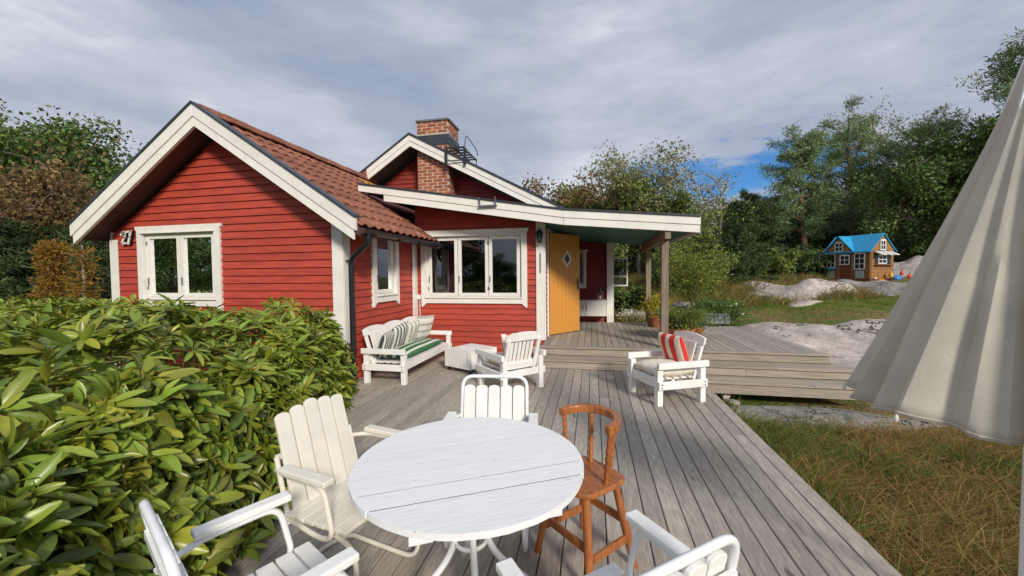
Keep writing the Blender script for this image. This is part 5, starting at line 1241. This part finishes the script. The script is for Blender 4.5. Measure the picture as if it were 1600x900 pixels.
t = thing('potted_plant', 'low round shrub in a terracotta pot at the platform edge by the armchair', 'potted plant', on_plat(1086, 525)); pot(MB(), .16, .18).build('pot', 'terracotta', t); foliage(t, 'leaf_dark', 1500, .34, .32, .15, .045)
x, y = at_depth(1085, 11.2); t = thing('planter', 'black tub with a leafy young tree behind the platform', 'planter', (x, y, T1(x, y))); MB().lathe([(.36, 0), (.46, .30), (.47, .36), (.43, .36), (.40, .30), (.1, .29)], n=24).build('tub', 'black_plastic', t)
st_ = MB()
for k in range(6): limb(st_, (RNG.normal()*.12, RNG.normal()*.12, .28), (RNG.normal()*.2, RNG.normal()*.2, 1), 1.5, .014, 6, .25)
st_.build('stems', 'twig', t); foliage(t, 'leaf_light', 3600, .62, 1.45, .55, .085)
x, y = at_depth(1112, 9.95); t = thing('planter', 'grey zinc box planter with dark rose bush at the platform edge', 'planter', (x, y, .22)); MB().box(-.38, .38, -.22, .22, 0, .27).build('box', 'zinc', t, .008); foliage(t, 'leaf_dark', 2200, .42, .36, .22, .06)
x, y = at_depth(1138, 9.9); t = thing('rose_bush', 'rose bush with a few pale yellow blooms right of the zinc planter', 'bush', (x, y, T1(x, y)+.05)); st_ = MB()
for k in range(6): limb(st_, (0, 0, 0), (RNG.normal()*.4, RNG.normal()*.4, 1), .5, .01, 4, .3)
st_.build('stems', 'twig', t); foliage(t, 'leaf_dark', 2200, .40, .50, .05, .065)
for k in range(4): q = MB().lathe([(.005, -.02), (.03, 0), (.035, .02), (.015, .035)], (RNG.normal()*.18+.15, -.25+RNG.normal()*.06, .38+RNG.normal()*.10), 9).build('bloom', 'plastic_white', t)
x, y = at_depth(985, 10.9); t = thing('flower_clump', 'clump of small white flowers at the end of the porch deck', 'flowers', (x, y, T1(x, y))); foliage(t, 'leaf_mid', 500, .30, .2, .05, .05); foliage(t, 'petal_white', 900, .34, .24, .12, .035, 'petals')
n = 500

# ---- grass (uncountable)
def grass(name, label, mats, pts, lmin, lmax, w, lean=.35, patchy=False):
    objs = []
    for m, share in mats:
        pr_ = np.full(len(pts), share)
        if patchy:
            g_ = np.sin(1.9*pts[:, 0]+.7*pts[:, 1]+1)*np.sin(2.3*pts[:, 1]-1.1*pts[:, 0]) + .5*np.sin(4.7*pts[:, 0]+2)*np.sin(5.3*pts[:, 1]); g_ = smooth(-.25, .45, g_)
            pr_ = .15+.8*g_ if 'green' in m else .95-.7*g_
        k = RNG.random(len(pts)) < pr_; q = pts[k]; n = len(q)
        if not n: continue
        z = terrain(q[:, 0], q[:, 1]); P_ = np.stack([q[:, 0], q[:, 1], z-.01], -1)
        wind = np.array([.12, -.1, 0]); A_ = unit(RNG.normal(size=(n, 3))*lean*np.array([1, 1, .2]) + np.array([0, 0, 1]))
        b = RNG.normal(size=(n, 3))*np.array([.35, .35, .05]) + wind + np.array([0, 0, -.25])
        V_, Q = leaf_arrays(P_, A_, rand_dirs(n), RNG.uniform(lmin, lmax, n), w*RNG.uniform(.6, 1.3, n), BLADE, bend=b)
        objs.append(link_mesh(name, np_mesh(name, V_, Q, m)))
    for o in objs: tag(o, label+(' in green' if 'green' in o.data.materials[0].name or 'lawn' in o.data.materials[0].name else ' gone dry'), 'grass', kind='stuff')
def clumpy(n, x0, x1, y0, y1, nc, sig):
    c = np.stack([RNG.uniform(x0, x1, nc), RNG.uniform(y0, y1, nc)], -1); p = c[RNG.integers(0, nc, n)] + RNG.normal(size=(n, 2))*sig
    return p[(p[:, 0] > x0) & (p[:, 0] < x1) & (p[:, 1] > y0) & (p[:, 1] < y1)]
p = np.concatenate([clumpy(72000, 1.56, 5.6, .3, 5.05, 300, .12), np.stack([RNG.uniform(1.56, 5.6, 12000), RNG.uniform(.3, 5.05, 12000)], -1)])
p = p[~((np.hypot((p[:, 0]-2.75)/1.25, (p[:, 1]-5.42)/.40) < 1))]
grass('tall_grass', 'tangled tall grass beside the deck edge', [('grass_dry', .72), ('grass_green', .30)], p, .14, .42, .0055, .7, True)
p = np.stack([RNG.uniform(1.6, 6.2, 9000), RNG.uniform(4.4, 6.0, 9000)], -1); p = p[(np.hypot((p[:, 0]-2.75)/1.3, (p[:, 1]-5.42)/.42) > 1) & ((p[:, 1] < 5.7) | (p[:, 0] > 4.0))]
grass('short_grass', 'short grass around the flat rock and steps', [('grass_green', .5), ('grass_dry', .25)], p, .05, .16, .006, .5)
xs, ys = at_depth(1260, 12.5)
p = RNG.normal(size=(30000, 2))*np.array([2.6, .6]) + np.array([xs+.6, ys-.1]); p = p[p[:, 1] > 9.9]
grass('lawn', 'strip of short lawn below the rock ridge', [('lawn_blade', 1.0)], p, .04, .09, .010, .6)
p = clumpy(30000, .8, 9.5, 10.6, 21, 900, .22); dd = -.205*p[:, 0]+.978*p[:, 1]; p = p[(dd > 12.6) | (p[:, 0] < 3.0)]
grass('meadow_grass', 'tall meadow grass between the porch and the forest edge', [('grass_dry', .45), ('grass_green', .45)], p, .18, .55, .016, .35)
p = np.stack([RNG.uniform(3.9, 5.0, 1500), RNG.uniform(5.9, 6.6, 1500)], -1); grass('short_grass', 'tuft of grass at the right end of the steps', [('grass_green', 1.0)], p, .06, .2, .007, .4)
p = clumpy(1500, 1.54, 1.66, .4, 5.2, 26, .05); grass('edge_grass', 'fresh grass tufts growing along the deck edge', [('grass_green', 1.0)], p, .25, .5, .008, .25)
